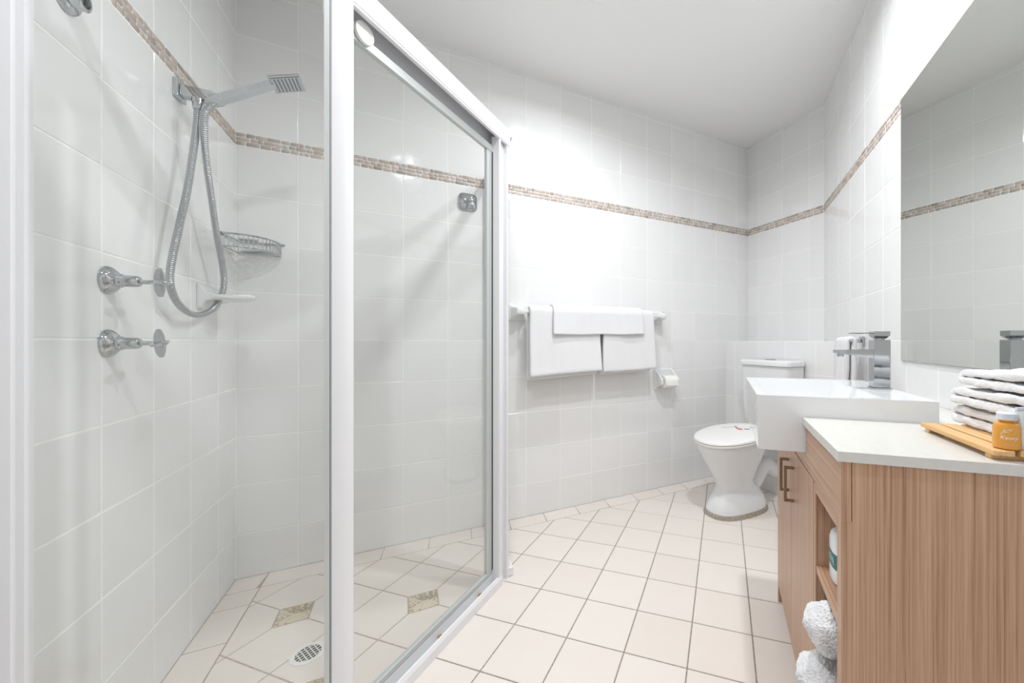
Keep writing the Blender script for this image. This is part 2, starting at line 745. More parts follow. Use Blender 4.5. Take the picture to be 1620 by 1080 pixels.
def floor_piece(poly, name='floor_tile', mat='floor_tile', key=None, z=0.0):
    poly = clean(inset(poly, GR / 2))
    if len(poly) < 3 or area(poly) < 1.5e-4:
        return
    cx = sum(p[0] for p in poly) / len(poly)
    cy = sum(p[1] for p in poly) / len(poly)
    if key is not None and key in FLOOR_CACHE:
        me = FLOOR_CACHE[key]
    else:
        loc = [(x - cx, y - cy) for x, y in poly]
        if sum(loc[i][0] * loc[(i + 1) % len(loc)][1] - loc[(i + 1) % len(loc)][0] * loc[i][1] for i in range(len(loc))) < 0:
            loc = loc[::-1]
        rr = [math.hypot(x, y) or 1 for x, y in loc]
        top = [(x * (1 - 0.0016 / r_), y * (1 - 0.0016 / r_), 0.0) for (x, y), r_ in zip(loc, rr)]
        bb = MB()
        bb.loft([[(x, y, -0.004) for x, y in loc], [(x, y, -0.0010) for x, y in loc], top], cap0=False)
        bmesh.ops.recalc_face_normals(bb.bm, faces=list(bb.bm.faces))
        me = bpy.data.meshes.new(name)
        bb.bm.to_mesh(me)
        bb.bm.free()
        me.materials.append(MATS[mat])
        if key is not None:
            FLOOR_CACHE[key] = me
    o = bpy.data.objects.new(name, me)
    COL.objects.link(o)
    o.parent = floor
    o.location = (cx, cy, z)
    return o


b = MB()
b.prism([(LX + 0.01, BY - 0.01), (LX + 0.01, 1.09), (-0.12, 1.10), (0.375, 1.60), (0.38, BY - 0.01)], -0.003, -0.0010)
b.build('grout_bed', 'shower_grout', floor)
BW = 0.108                                         # border strip along the walls
inner = [(1, 0, NX - 0.1), (0, 1, BY - BW), (-1, 0, -(LX + BW)), (Q, -Q, BM), (-Q, -Q, -AF)]


def shower_inset(i, j):
    return (i, j) in ((-2, -7), (-1, -5), (-3, -5))


for i in range(-12, 12):
    for j in range(-12, 8):
        a0, b0 = FA + FT * i, FB + FT * j
        sq = [W2(b0, a0), W2(b0 + FT, a0), W2(b0 + FT, a0 + FT), W2(b0, a0 + FT)]
        poly = [(v.x, v.y) for v in sq]
        for nx, ny, d in inner:
            poly = clip(poly, nx, ny, d)
            if len(poly) < 3:
                break
        if len(poly) < 3:
            continue
        full = abs(area(poly) - FT * FT) < 1e-6
        cut = False
        cx, cy = W2(b0 + FT / 2, a0 + FT / 2).xy
        for di in (0, 1):
            for dj in (0, 1):
                if shower_inset(i + di, j + dj):
                    c = W2(FB + FT * (j + dj), FA + FT * (i + di))
                    hx, hy = 0.0515, 0.0515
                    dx, dy = cx - c.x, cy - c.y
                    if abs(dx) > abs(dy):
                        s_ = 1 if dx > 0 else -1
                        poly = clip(poly, -s_, 0, -s_ * c.x - hx)
                    else:
                        s_ = 1 if dy > 0 else -1
                        poly = clip(poly, 0, -s_, -s_ * c.y - hy)
                    cut = True
        if len(poly) >= 3:
            floor_piece(poly, key='full' if full and not cut else None)
for i in range(-6, 3):
    for j in range(-10, -4):
        if shower_inset(i, j):
            c = W2(FB + FT * j, FA + FT * i)
            poly = [(c.x - 0.0515, c.y - 0.0515), (c.x + 0.0515, c.y - 0.0515), (c.x + 0.0515, c.y + 0.0515), (c.x - 0.0515, c.y + 0.0515)]
            for nx, ny, d in inner:
                poly = clip(poly, nx, ny, d)
                if len(poly) < 3:
                    break
            if len(poly) >= 3:
                floor_piece(poly, 'stone_inset_tile', 'travertine', None, 0.0004)
x = -0.50 - 0.2 * 0 - 0.0
xs = [LX - GR / 2, LX + BW] + [0.70 + 0.2 * k for k in range(-6, 7) if LX + BW + 0.06 < 0.70 + 0.2 * k < NX - 0.03] + [NX]
for x0, x1 in zip(xs[:-1], xs[1:]):
    sl = 0.012
    floor_piece([(x0 - (sl if x0 > LX + BW + 0.01 else 0), BY - BW), (x1 - (sl if x1 < NX else 0), BY - BW), (x1 + (sl * 0.2 if x1 < NX else 0), BY + GR / 2), (x0, BY + GR / 2)])
ys = [BY - BW] + [1.90 - 0.207 * k for k in range(0, 11)]
for y1, y0 in zip(ys[:-1], ys[1:]):
    poly = [(LX - GR / 2, y0), (LX + BW, y0), (LX + BW, y1), (LX - GR / 2, y1)]
    poly = clip(poly, -Q, -Q, -AF)
    if len(poly) >= 3:
        floor_piece(poly)
ys = [BY - BW] + [1.93 - 0.2 * k for k in range(0, 5)]
for y1, y0 in zip(ys[:-1], ys[1:]):
    poly = clip([(NX - 0.1, y0), (NX + GR / 2, y0), (NX + GR / 2, y1), (NX - 0.1, y1)], Q, -Q, BM)
    if len(poly) >= 3:
        floor_piece(poly)

# ------------------------------------------------------------------ ledge cap on the boxed-out wall
lx0, lx1 = NX, RX
yy = BY
while yy > 1.30:
    y0 = max(yy - PH, 1.28)
    poly = [(lx0, y0), (lx1, y0), (lx1, yy), (lx0, yy)]
    poly = clip(poly, Q, -Q, BM)
    if len(poly) >= 3:
        pp = clean(inset(poly, 0.0013))
        if len(pp) >= 3:
            b = MB()
            b.prism([(p_[1] * -1 + BY, p_[0] - NX) for p_ in pp][::-1], 0.9965, 1.0005)
            o = b.build('ledge_tile', 'wall_tile', wall_low)
    yy -= PH

# ------------------------------------------------------------------ downlights
for (x, y, pw_, lab) in ((0.725, 1.455, 0.60, 'recessed round downlight in the ceiling nearest the shower door'),
                    (1.03, 0.87, 0.92, 'recessed round downlight in the ceiling nearest the basin'),
                         (0.00, 0.45, 0.62, 'added fill downlight in the ceiling just inside the door')):  # last entry is an unseen lamp added as fill for left wall and near faces
    d = thing('downlight', lab, 'ceiling light', (x, y, CZ), 0, 'ceiling downlights')
    b = MB()
    b.lathe([(0.046, 0.0), (0.060, -0.0005), (0.062, -0.004), (0.058, -0.007), (0.047, -0.005), (0.046, 0.0)], 32, None, False, False)
    b.build('trim_ring', 'white_frame', d, True)
    b = MB()
    b.lathe([(0.046, -0.001), (0.046, -0.0042), (0.02, -0.005)], 24)
    b.build('lens', 'lamp_glass', d, True)
    ld = bpy.data.lights.new('downlight_beam', 'AREA')
    ld.shape = 'DISK'
    ld.size = 0.085
    ld.energy = LAMP * pw_
    ld.spread = math.radians(158)
    ld.color = (0.955, 0.978, 1.0)
    lo_ = bpy.data.objects.new('downlight_beam', ld)
    COL.objects.link(lo_)
    lo_.parent = d
    lo_.location = (0, 0, -0.0085)

# ------------------------------------------------------------------ shower screen
ZT = 1.895
scr = thing('shower_screen', 'white framed corner shower screen with angled sliding glass door', 'shower screen', (0, 0, 0))
PY = 1.085                                         # left fixed panel plane
PXR = 0.385                                        # return panel plane
CORN = Vector((-0.140, 1.092))
JA, JB = 1.375, -0.882                             # jamb centre in the diagonal frame


def diag(mb):                                      # turn a builder made in (b, a, z) into world space
    bmesh.ops.rotate(mb.bm, cent=(0, 0, 0), matrix=Matrix.Rotation(ROT, 3, 'Z'), verts=list(mb.bm.verts))
    return mb


# corner post: rounded outer face between panel and door
b = MB()
ang = math.radians(22.5)
ex, ey = Vector((math.cos(ang), math.sin(ang))), Vector((math.sin(ang), -math.cos(ang)))
prof = [(-0.0235, -0.012), (-0.0235, 0.004)]
for k in range(9):
    t_ = k / 8
    prof.append((-0.0215 + 0.043 * t_, 0.009 + 0.007 * math.sin(PI * t_)))
prof += [(0.0235, 0.004), (0.0235, -0.012), (0.016, -0.018), (-0.016, -0.018)]
b.prism([tuple(CORN + ex * u_ + ey * v_) for u_, v_ in prof], 0.0, ZT - 0.002)
post = b.build('corner_post', 'white_frame', scr, True, angle=40)
b = MB()
b.box(-0.1715, -0.1615, PY - 0.012, PY + 0.012, 0.0405, ZT - 0.03)
b.build('panel_bead', 'silver', scr)
# wall channel on the left wall
b = MB()
b.rbox(LX + 0.0008, LX + 0.024, PY - 0.0165, PY + 0.0165, 0.0, ZT - 0.002, 0.002, 1)
b.build('wall_channel', 'white_frame', scr)
b = MB()
b.box(LX + 0.024, LX + 0.0335, PY - 0.010, PY + 0.010, 0.0405, ZT - 0.03)
b.build('panel_bead', 'white_frame', scr)
# wall channel of the return panel on the back wall
b = MB()
b.rbox(PXR - 0.014, PXR + 0.014, BY - 0.026, BY - 0.0008, 0.0, ZT - 0.002, 0.002, 1)
b.build('wall_channel', 'white_frame', scr)
# jamb post: a channel with two bright flanges
b = MB()
b.box(JB - 0.022, JB - 0.003, JA - 0.040, JA + 0.028, 0.0, ZT - 0.06)
b.box(JB - 0.003, JB + 0.013, JA - 0.040, JA - 0.028, 0.0, ZT - 0.06)
b.box(JB - 0.003, JB + 0.013, JA + 0.018, JA + 0.028, 0.0, ZT - 0.06)
diag(b).build('jamb_post', 'white_frame', scr)
# header
HA0, HA1 = 0.672, JA + 0.036
b = MB()
b.rbox(JB + 0.002, JB + 0.016, HA0, HA1, 1.826, ZT, 0.003, 2)
b.box(JB - 0.046, JB + 0.002, HA0, HA1, ZT - 0.006, ZT - 0.001)
b.box(JB - 0.050, JB - 0.046, HA0, HA1, 1.80, ZT - 0.001)
b.box(JB - 0.046, JB + 0.016, HA1 - 0.004, HA1, 1.826, ZT - 0.006)
b.box(JB + 0.0165, JB + 0.0175, HA0, HA1, 1.834, 1.8365)
diag(b).build('header_rail', 'white_frame', scr)
b = MB()
b.rbox(LX + 0.0008, CORN.x - 0.02, PY - 0.016, PY + 0.016, ZT - 0.035, ZT, 0.003, 1)
b.build('header_rail', 'white_frame', scr)
b = MB()
b.rbox(PXR - 0.014, PXR + 0.014, 1.61, BY - 0.0008, ZT - 0.030, ZT, 0.003, 1)
b.build('header_rail', 'white_frame', scr)
# sills
b = MB()
s0, s1 = 0.70, JA - 0.020
sec = [(0.016, 0.0), (0.016, 0.030), (0.011, 0.041), (0.004, 0.041), (0.001, 0.020), (-0.018, 0.020), (-0.019, 0.050), (-0.036, 0.050), (-0.038, 0.0)]
rings = [[(JB + q[0], a_, q[1]) for q in sec] for a_ in (s0, s1)]
b.loft(rings)
diag(b).build('sill_track', 'white_frame', scr)
b = MB()
b.box(JB - 0.0175, JB + 0.0005, s0 + 0.005, s1 - 0.004, 0.0202, 0.0225)
diag(b).build('track_channel', 'silver', scr)
for a_ in (1.02, 1.235):
    b = MB()
    b.box(JB - 0.014, JB - 0.001, a_, a_ + 0.012, 0.0226, 0.030)
    diag(b).build('guide_block', 'brass', scr)
b = MB()
b.rbox(LX + 0.0245, CORN.x - 0.022, PY - 0.018, PY + 0.018, 0.0, 0.040, 0.004, 1)
b.build('sill', 'white_frame', scr)
b = MB()
b.rbox(PXR - 0.016, PXR + 0.016, 1.61, BY - 0.027, 0.0, 0.040, 0.004, 1)
b.build('sill', 'white_frame', scr)


def pane(name, parent, b3, make_diag=False):
    g = MB()
    g.box(*b3)
    if make_diag:
        diag(g)
    return g.build(name, 'glass', parent)


pane('glass_panel', scr, (LX + 0.028, CORN.x - 0.024, PY - 0.0025, PY + 0.0025, 0.0405, ZT - 0.036))
pane('glass_panel', scr, (PXR - 0.0025, PXR + 0.0025, 1.615, BY - 0.0265, 0.0405, ZT - 0.031))
# sliding door
DB = JB - 0.0265
b = MB()
b.rbox(DB - 0.008, DB + 0.008, 0.712, 1.338, 1.772, 1.800, 0.002, 1)
door = diag(b).build('sliding_door', 'silver', scr)
b = MB()
b.rbox(DB - 0.0075, DB + 0.0075, 1.300, 1.337, 0.070, 1.7715, 0.002, 1)
diag(b).build('door_stile', 'silver', door)
b = MB()
b.box(DB + 0.0078, DB + 0.010, 1.3315, 1.3345, 0.070, 1.7715)
diag(b).build('seal_strip', 'dark', door)
b = MB()
b.rbox(DB - 0.0075, DB + 0.0075, 0.712, 1.337, 0.0505, 0.0698, 0.002, 1)
diag(b).build('bottom_rail', 'silver', door)
b = MB()
b.rbox(DB - 0.0075, DB + 0.0075, 0.712, 0.730, 0.070, 1.7715, 0.002, 1)
diag(b).build('door_stile', 'silver', door)
pane('door_glass', door, (DB - 0.0025, DB + 0.0025, 0.7305, 1.2995, 0.070, 1.7715), True)
b = MB()
b.lathe([(0.026, 0.0), (0.027, 0.001), (0.027, 0.009), (0.026, 0.010)], 28, axisM((DB + 0.0085, 0.752, 1.803), (1, 0, 0)))
diag(b).build('roller', 'plastic_white', door, True, angle=25)

# ------------------------------------------------------------------ shower on the left wall
sh = thing('hand_shower', 'chrome square hand shower in wall bracket with looping hose', 'shower head', (LX, 1.665, 1.785))
lo = Vector(sh.location)


def rel(mb, o):                                    # world-space builder -> local to the thing
    bmesh.ops.translate(mb.bm, verts=list(mb.bm.verts), vec=-Vector(o))
    return mb


b = MB()
b.rbox(LX + 0.0005, LX + 0.011, 1.640, 1.697, 1.757, 1.815, 0.002, 2)
rel(b, lo).build('wall_plate', 'chrome', sh)
b = MB()
b.rbox(LX + 0.0112, -0.556, 1.652, 1.684, 1.768, 1.802, 0.002, 2)
rel(b, lo).build('bracket_arm', 'chrome', sh)
b = MB()
M = axisM((-0.551, 1.665, 1.779), (0.80, 0.0, 0.42))
rings = []
for h_, w_ in ((-0.010, 0.014), (0.012, 0.014), (0.016, 0.010), (0.020, 0.010)):
    rings.append([M @ Vector((sx * w_, sy * w_, h_)) for sx, sy in ((-1, -1), (1, -1), (1, 1), (-1, 1))])
b.loft(rings)
rel(b, lo).build('holder_cradle', 'chrome_soft', sh)
# handset: square handle and square head
b = MB()
h0, h1 = Vector((-0.545, 1.655, 1.775)), Vector((-0.408, 1.652, 1.866))
dr = (h1 - h0).normalized()
sd = Vector((0, 1, 0))
nr = dr.cross(sd).normalized()
rings = []
for t_, wy, wz in ((-0.16, 0.008, 0.008), (0.0, 0.012, 0.010), (0.04, 0.014, 0.011), (0.95, 0.014, 0.009), (1.05, 0.015, 0.007)):
    c_ = h0 + (h1 - h0) * t_
    rings.append([c_ + sd * (sx * wy) + nr * (sy * wz) for sx, sy in ((-1, -1), (1, -1), (1, 1), (-1, 1))])
b.loft(rings)
rel(b, lo).build('handle', 'chrome', sh)
hc = Vector((-0.365, 1.651, 1.8785))
e1 = Vector((0.93, 0.0, 0.37)).normalized()
e2 = Vector((0, 1, 0))
e3 = e1.cross(e2).normalized()                     # points up
if e3.z < 0:
    e3 = -e3
HM = Matrix((e1, e2, e3)).transposed().to_4x4()
HM.translation = hc
b = MB()
b.rbox(-0.046, 0.046, -0.046, 0.046, 0.0, 0.009, 0.003, 2)
bmesh.ops.transform(b.bm, matrix=HM, verts=list(b.bm.verts))
head = rel(b, lo).build('spray_head', 'chrome', sh)
b = MB()
b.box(-0.041, 0.041, -0.041, 0.041, -0.0012, -0.0002)
bmesh.ops.transform(b.bm, matrix=HM, verts=list(b.bm.verts))
rel(b, lo).build('spray_face', 'chrome_soft', head)
b = MB()
for i in range(7):
    for j in range(7):
        M = HM @ Matrix.Translation((-0.031 + i * 0.0103, -0.031 + j * 0.0103, -0.0032))
        b.lathe([(0.0013, 0.0), (0.0017, 0.0018)], 6, M)
o = rel(b, lo).build('nozzles', 'dark', head)
# hose
hp = [(-0.59, 1.656, 1.745), (-0.593, 1.657, 1.68), (-0.596, 1.638, 1.571), (-0.599, 1.616, 1.464), (-0.602, 1.576, 1.337),
      (-0.604, 1.544, 1.237), (-0.606, 1.538, 1.172), (-0.607, 1.567, 1.126), (-0.607, 1.621, 1.096), (-0.606, 1.693, 1.085),
      (-0.605, 1.782, 1.104), (-0.603, 1.849, 1.147), (-0.599, 1.876, 1.208), (-0.596, 1.853, 1.274), (-0.591, 1.792, 1.374),
      (-0.585, 1.733, 1.487), (-0.579, 1.678, 1.592), (-0.571, 1.644, 1.667), (-0.566, 1.636, 1.715), (-0.559, 1.650, 1.748), (-0.548, 1.655, 1.772)]
sp = smooth_path(hp, 8)
ln = [0.0]
for p_, q_ in zip(sp[:-1], sp[1:]):
    ln.append(ln[-1] + (q_ - p_).length)
stp = 0.0021
path, rad = [], []
k = 0
s_ = 0.0
i = 0
while s_ < ln[-1]:
    while ln[i + 1] < s_:
        i += 1
    t_ = (s_ - ln[i]) / max(1e-9, ln[i + 1] - ln[i])
    path.append(sp[i].lerp(sp[i + 1], t_))
    rad.append((0.0092, 0.0092, 0.0076)[k % 3])
    k += 1
    s_ += stp
b = MB()
b.tube(path, rad, 10)
rel(b, lo).build('hose', 'chrome_soft', sh, True, angle=60)
b = MB()
b.lathe([(0.011, -0.012), (0.0125, -0.004), (0.0125, 0.008), (0.015, 0.009), (0.015, 0.022)], 12, axisM((-0.59, 1.656, 1.745), (0, 0, 1)))
rel(b, lo).build('hose_nut', 'chrome', sh, True)

# two wall taps
for z, lab in ((1.147, 'upper chrome cross-handle shower tap on the tiled left wall'), (0.995, 'lower chrome cross-handle shower tap on the tiled left wall')):
    tp = thing('shower_tap', lab, 'tap', (LX, 1.357, z), 0, 'shower taps')
    b = MB()
    M = axisM((0, 0, 0), (1, 0, 0))
    b.lathe([(0.034, 0.0005), (0.034, 0.003), (0.031, 0.008), (0.024, 0.014), (0.019, 0.018), (0.017, 0.019)], 32, M)
    b.build('flange', 'chrome', tp, True)
    b = MB()
    b.lathe([(0.0165, 0.0192), (0.0165, 0.024), (0.0145, 0.026), (0.0135, 0.050), (0.0115, 0.054), (0.0085, 0.055)], 24, M)
    b.build('bonnet', 'chrome', tp, True)
    b = MB()
    b.lathe([(0.0058, 0.0552), (0.0052, 0.078), (0.009, 0.083), (0.009, 0.094), (0.005, 0.100), (0.0015, 0.103)], 16, M)
    hd = b.build('spindle', 'chrome', tp, True)
    b = MB()
    for k in range(4):
        a_ = k * PI / 2 + (0.06 if z > 1.05 else 0.18)
        d_ = Vector((0, math.cos(a_), math.sin(a_)))
        s__ = Vector((0, -math.sin(a_), math.cos(a_)))
        rings = []
        for r_, x0_, x1_, th in ((0.006, 0.079, 0.097, 0.0045), (0.020, 0.080, 0.096, 0.0040), (0.031, 0.083, 0.0935, 0.0032), (0.036, 0.086, 0.092, 0.002)):
            rings.append([Vector((x0_, 0, 0)) + d_ * r_ - s__ * th, Vector((x1_, 0, 0)) + d_ * r_ - s__ * th,
                          Vector((x1_, 0, 0)) + d_ * r_ + s__ * th, Vector((x0_, 0, 0)) + d_ * r_ + s__ * th])
        b.loft(rings)
    b.build('cross_handle', 'chrome', tp, True, angle=30)

# old rail flanges: a round one on the left wall, a square one on the back wall
ro = thing('rail_flange', 'round chrome flange high on the left shower wall', 'wall flange', (LX, 1.231, 1.730))
b = MB()
M = axisM((0, 0, 0), (1, 0, 0))
b.lathe([(0.036, 0.0005), (0.036, 0.004), (0.033, 0.008), (0.026, 0.011), (0.023, 0.012), (0.023, 0.026), (0.020, 0.028), (0.016, 0.028), (0.016, 0.016), (0.0, 0.016)], 32, M, True, False)
b.build('flange', 'chrome', ro, True)
b = MB()
b.lathe([(0.010, 0.0162), (0.010, 0.020), (0.006, 0.022)], 16, M)
b.build('screw', 'mid_grey', ro, True)
ro = thing('chrome_rosette', 'rounded square chrome wall rosette below the mosaic border in the shower', 'wall rosette', (0.283, BY, 1.738))
b = MB()
rings = []
for s_, h_, p_ in ((0.046, 0.0005, 4.5), (0.047, 0.006, 4.2), (0.044, 0.012, 3.6), (0.036, 0.019, 2.8), (0.020, 0.024, 2.1), (0.008, 0.025, 2.0)):
    ring = []
    for k in range(40):
        a_ = 2 * PI * k / 40
        r_ = s_ / (abs(math.cos(a_)) ** p_ + abs(math.sin(a_)) ** p_) ** (1 / p_)
        ring.append((r_ * math.cos(a_), -h_, r_ * math.sin(a_)))
    rings.append(ring)
b.loft(rings)
b.build('cap_body', 'chrome', ro, True)
b = MB()
b.lathe([(0.0075, 0.0248), (0.0075, 0.032), (0.005, 0.034)], 16, axisM((0, 0, 0), (0, -1, 0)))
b.build('centre_knob', 'chrome_soft', ro, True)

# corner basket
sb = thing('corner_basket', 'chrome wire corner shelf basket in the shower corner', 'shower shelf', (LX, BY, 1.365))


def arc_front(z, inset_=0.0, n_=18):               # from the left wall to the back wall, local to the corner
    pts = []
    R_ = 0.165 - inset_
    for i_ in range(n_ + 1):
        a_ = PI / 2 * i_ / n_
        c_, s2 = math.cos(a_), math.sin(a_)
        r_ = R_ / (c_ ** 2.8 + s2 ** 2.8) ** (1 / 2.8) * 0.92
        x_, y_ = r_ * s2, -r_ * c_
        pts.append((max(x_, 0.005), min(y_, -0.005), z))
    return pts


b = MB()
fr_ = arc_front(0.054)
b.tube(fr_ + [(0.010, -0.006, 0.054)], 0.0038, 8, True)
b.build('top_rim', 'chrome', sb, True)
b = MB()
b.tube(arc_front(0.004) + [(0.010, -0.006, 0.004)], 0.0028, 6, True)
b.build('bottom_rim', 'chrome', sb, True)
f0 = arc_front(0.006)
f1 = arc_front(0.052)
for k in range(1, 18):
    b = MB()
    b.tube([f0[k], f1[k]], 0.0017, 6)
    b.build('upright_wire', 'chrome', sb, True)
for k in range(2, 17, 1):
    p_ = f0[k]
    b = MB()
    tx = 0.004
    b.tube([(p_[0], p_[1], 0.0025), (p_[0] * 0.25 + 0.004, p_[1] * 0.25 - 0.004, 0.0025)], 0.0016, 6)
    b.build('base_wire', 'chrome', sb, True)
b = MB()
b.rbox(0.0008, 0.0040, -0.163, -0.085, 0.050, 0.058, 0.001, 1)
b.build('wall_strap', 'chrome', sb)
b = MB()
b.rbox(0.010, 0.075, -0.0042, -0.0008, 0.062, 0.069, 0.001, 1)
b.build('wall_strap', 'chrome', sb)
b = MB()
b.rbox(0.100, 0.163, -0.0042, -0.0008, 0.050, 0.058, 0.001, 1)
b.build('wall_strap', 'chrome', sb)

# ceramic soap dish on the left wall near the corner
sd_ = thing('soap_dish', 'white ceramic soap dish on the left wall below the basket', 'soap dish', (LX, 1.865, 1.16))
b = MB()
rings = []
for x_, w_, z0_, z1_ in ((0.0006, 0.075, -0.050, 0.040), (0.010, 0.073, -0.046, 0.034), (0.018, 0.068, -0.022, 0.016), (0.045, 0.066, -0.013, 0.006), (0.080, 0.062, -0.011, 0.004), (0.105, 0.052, -0.010, 0.010), (0.122, 0.036, -0.006, 0.012), (0.130, 0.018, 0.0, 0.009)):
    rings.append([(x_, q[0], q[1]) for q in rrect(-w_, w_, z0_, z1_, min(0.008, (z1_ - z0_) * 0.45), 3)])
b.loft(rings)
b.build('dish', 'ceramic', sd_, True)
for k in range(4):
    b = MB()
    b.rbox(0.045, 0.090, -0.036 + k * 0.022, -0.030 + k * 0.022, 0.002, 0.009, 0.002, 1)
    b.build('drain_rib', 'ceramic', sd_, True)

# floor waste
dw = thing('floor_drain', 'round white floor drain grate in the shower floor', 'drain', (-0.283, 1.512, 0.0))
b = MB()
b.lathe([(0.048, 0.0), (0.048, 0.0016), (0.045, 0.0026), (0.0345, 0.0026), (0.034, 0.0)], 36, None, False, False)
b.build('rim', 'plastic_white', dw, True)
b = MB()
b.lathe([(0.0342, 0.0003), (0.0342, 0.0006)], 36)
b.build('well', 'dark', dw)
for ax in (0, 1):
    for k in range(-2, 3):
        c_ = k * 0.0118
        h_ = math.sqrt(0.0343 ** 2 - c_ ** 2)
        b = MB()
        if ax == 0:
            b.box(c_ - 0.0013, c_ + 0.0013, -h_, h_, 0.0007, 0.0022)
        else:
            b.box(-h_, h_, c_ - 0.0013, c_ + 0.0013, 0.0007, 0.0021)
        o = b.build('grate_bar', 'plastic_white', dw)
        o.rotation_euler = (0, 0, 0.5)


# ------------------------------------------------------------------ towel helpers
def terry_noise(v, amp, f=9.0, seed=0.0):
    return noise.noise_vector(Vector((v[0] * f + seed, v[1] * f - seed, v[2] * f))) * amp


def terry_mods(o, lev, lump, fuzz):                # soft lumps first, then the loop pile
    ss = o.modifiers.new('soft', 'SUBSURF')
    ss.levels = lev
    ss.render_levels = lev
    for nm, sc_, st_ in (('lump', 0.030, lump), ('pile', 0.0032, fuzz)):
        tx = bpy.data.textures.new(nm, 'CLOUDS')
        tx.noise_scale = sc_
        tx.noise_depth = 0
        ds = o.modifiers.new(nm, 'DISPLACE')
        ds.texture = tx
        ds.texture_coords = 'LOCAL'
        ds.strength = st_
        ds.mid_level = 0.55


def draped(name, x0, x1, ybar, ztop, zf, zb, r, thick, seed, flare=0.0, slant=0.0, parent=None, nu=26):
    """towel over a bar that runs along x; front side at smaller y"""
    b = MB()
    prof = []
    nb_ = 12
    for i_ in range(nb_ + 1):
        t_ = i_ / nb_
        prof.append((ybar + r, zb + (ztop - r - zb) * t_))
    for i_ in range(1, 8):
        a_ = PI * i_ / 8
        prof.append((ybar + r * math.cos(a_), ztop - r + r * math.sin(a_)))
    nf = 18
    for i_ in range(nf + 1):
        t_ = i_ / nf
        prof.append((ybar - r - flare * t_ * t_, ztop - r + (zf - ztop + r) * t_))
    rows = []
    for u_ in range(nu + 1):
        t_ = u_ / nu
        row = []
        for k_, (y_, z_) in enumerate(prof):
            x_ = x0 + (x1 - x0) * t_
            down = max(0.0, (ztop - z_) / max(1e-6, ztop - zf))
            dz = slant * (t_ - 0.5) * down
            wob = noise.noise(Vector((x_ * 6 + seed, z_ * 3, seed))) * 0.010 * down + noise.noise(Vector((x_ * 22, z_ * 9, seed + 3))) * 0.0016
            sx_ = noise.noise(Vector((seed, z_ * 6, t_ * 1.5))) * 0.006 * down
            row.append((x_ + sx_ + (t_ - 0.5) * 0.012 * down, y_ + wob * (1 if k_ > nb_ + 4 else 0.3), z_ + dz + noise.noise(Vector((x_ * 9, seed, 1.0))) * 0.004 * down))
        rows.append(row)
    b.loft(rows, False, False, closed=False)
    o = b.build(name, 'terry', parent, True, angle=80)
    so = o.modifiers.new('thick', 'SOLIDIFY')
    so.thickness = thick
    so.offset = 0.0
    bv = o.modifiers.new('soft', 'SUBSURF')
    bv.levels = 1
    bv.render_levels = 1
    return o


# towel rail
tr_ = thing('towel_rail', 'white ceramic towel rail on the back wall', 'towel rail', (1.02, BY, 1.16))
BYR = -0.078                                       # bar, local y
b = MB()
b.rbox(-0.46, 0.46, BYR - 0.009, BYR + 0.009, -0.004, 0.014, 0.003, 2)
b.build('bar', 'plastic_white', tr_, True)
for sx in (-0.475, 0.475):
    b = MB()
    rings = []
    for d_, w_, z0_, z1_ in ((0.0006, 0.052, -0.046, 0.050), (0.012, 0.050, -0.044, 0.048), (0.020, 0.036, -0.030, 0.036), (0.050, 0.026, -0.020, 0.030), (0.080, 0.024, -0.016, 0.028), (0.094, 0.022, -0.012, 0.024), (0.098, 0.016, -0.006, 0.018)):
        rings.append([(sx + q[0], -d_, q[1]) for q in rrect(-w_, w_, z0_, z1_, min(0.010, w_ * 0.5), 4)])
    b.loft(rings)
    b.build('bracket', 'ceramic', tr_, True)

zt = 1.160
o = draped('bath_towel', 0.590, 1.018, BY + BYR, zt + 0.030, 0.815, 0.790, 0.024, 0.021, 1.7, 0.020, 0.020)
tag(o, 'white bath towel hanging nearest the shower on the rail, under the hand towel', 'towel', 'towels on the rail')
o = draped('bath_towel', 1.040, 1.406, BY + BYR, zt + 0.030, 0.818, 0.800, 0.024, 0.021, 6.1, 0.016, 0.012)
tag(o, 'white bath towel hanging nearest the toilet on the rail, under the hand towel', 'towel', 'towels on the rail')
o = draped('hand_towel', 0.720, 1.312, BY + BYR, zt + 0.048, 1.040, 1.060, 0.043, 0.013, 11.3, 0.006, 0.006, nu=36)
tag(o, 'smaller white hand towel folded across the tops of two bath towels', 'towel', 'towels on the rail')

# toilet roll holder
th = thing('toilet_roll_holder', 'white ceramic toilet paper holder on the back wall', 'paper holder', (1.555, BY, 0.742))
b = MB()
rings = []
for d_, s_ in ((0.0006, 1.0), (0.010, 0.98), (0.016, 0.90)):
    rings.append([(q[0] * s_, -d_, q[1] * s_) for q in rrect(-0.078, 0.078, -0.076, 0.076, 0.020, 4)])
b.loft(rings)
b.build('back_plate', 'ceramic', th, True)
for s_ in (-1, 1):
    b = MB()
    rings = []
    for d_, z0_, z1_ in ((0.012, -0.070, 0.070), (0.030, -0.050, 0.052), (0.060, -0.038, 0.030), (0.082, -0.034, 0.012), (0.090, -0.026, 0.002)):
        rings.append([(s_ * 0.066 + q[0], -d_, q[1]) for q in rrect(-0.0075, 0.0075, z0_, z1_, 0.005, 3)])
    b.loft(rings)
    b.build('side_arm', 'ceramic', th, True)
b = MB()
b.lathe([(0.010, -0.058), (0.010, 0.058)], 16, axisM((0, -0.066, -0.012), (1, 0, 0)))
b.build('roller', 'plastic_white', th, True)
rl = thing('toilet_roll', 'white toilet paper roll held in the wall holder', 'toilet roll', (1.555, BY - 0.066, 0.730))
b = MB()
M = axisM((0, 0, 0), (1, 0, 0))
b.lathe([(0.019, -0.050), (0.040, -0.050), (0.0415, -0.048), (0.0415, 0.048), (0.040, 0.050), (0.019, 0.050), (0.019, -0.050)], 36, M, False, False)
b.build('paper', 'paper', rl, True)
b = MB()
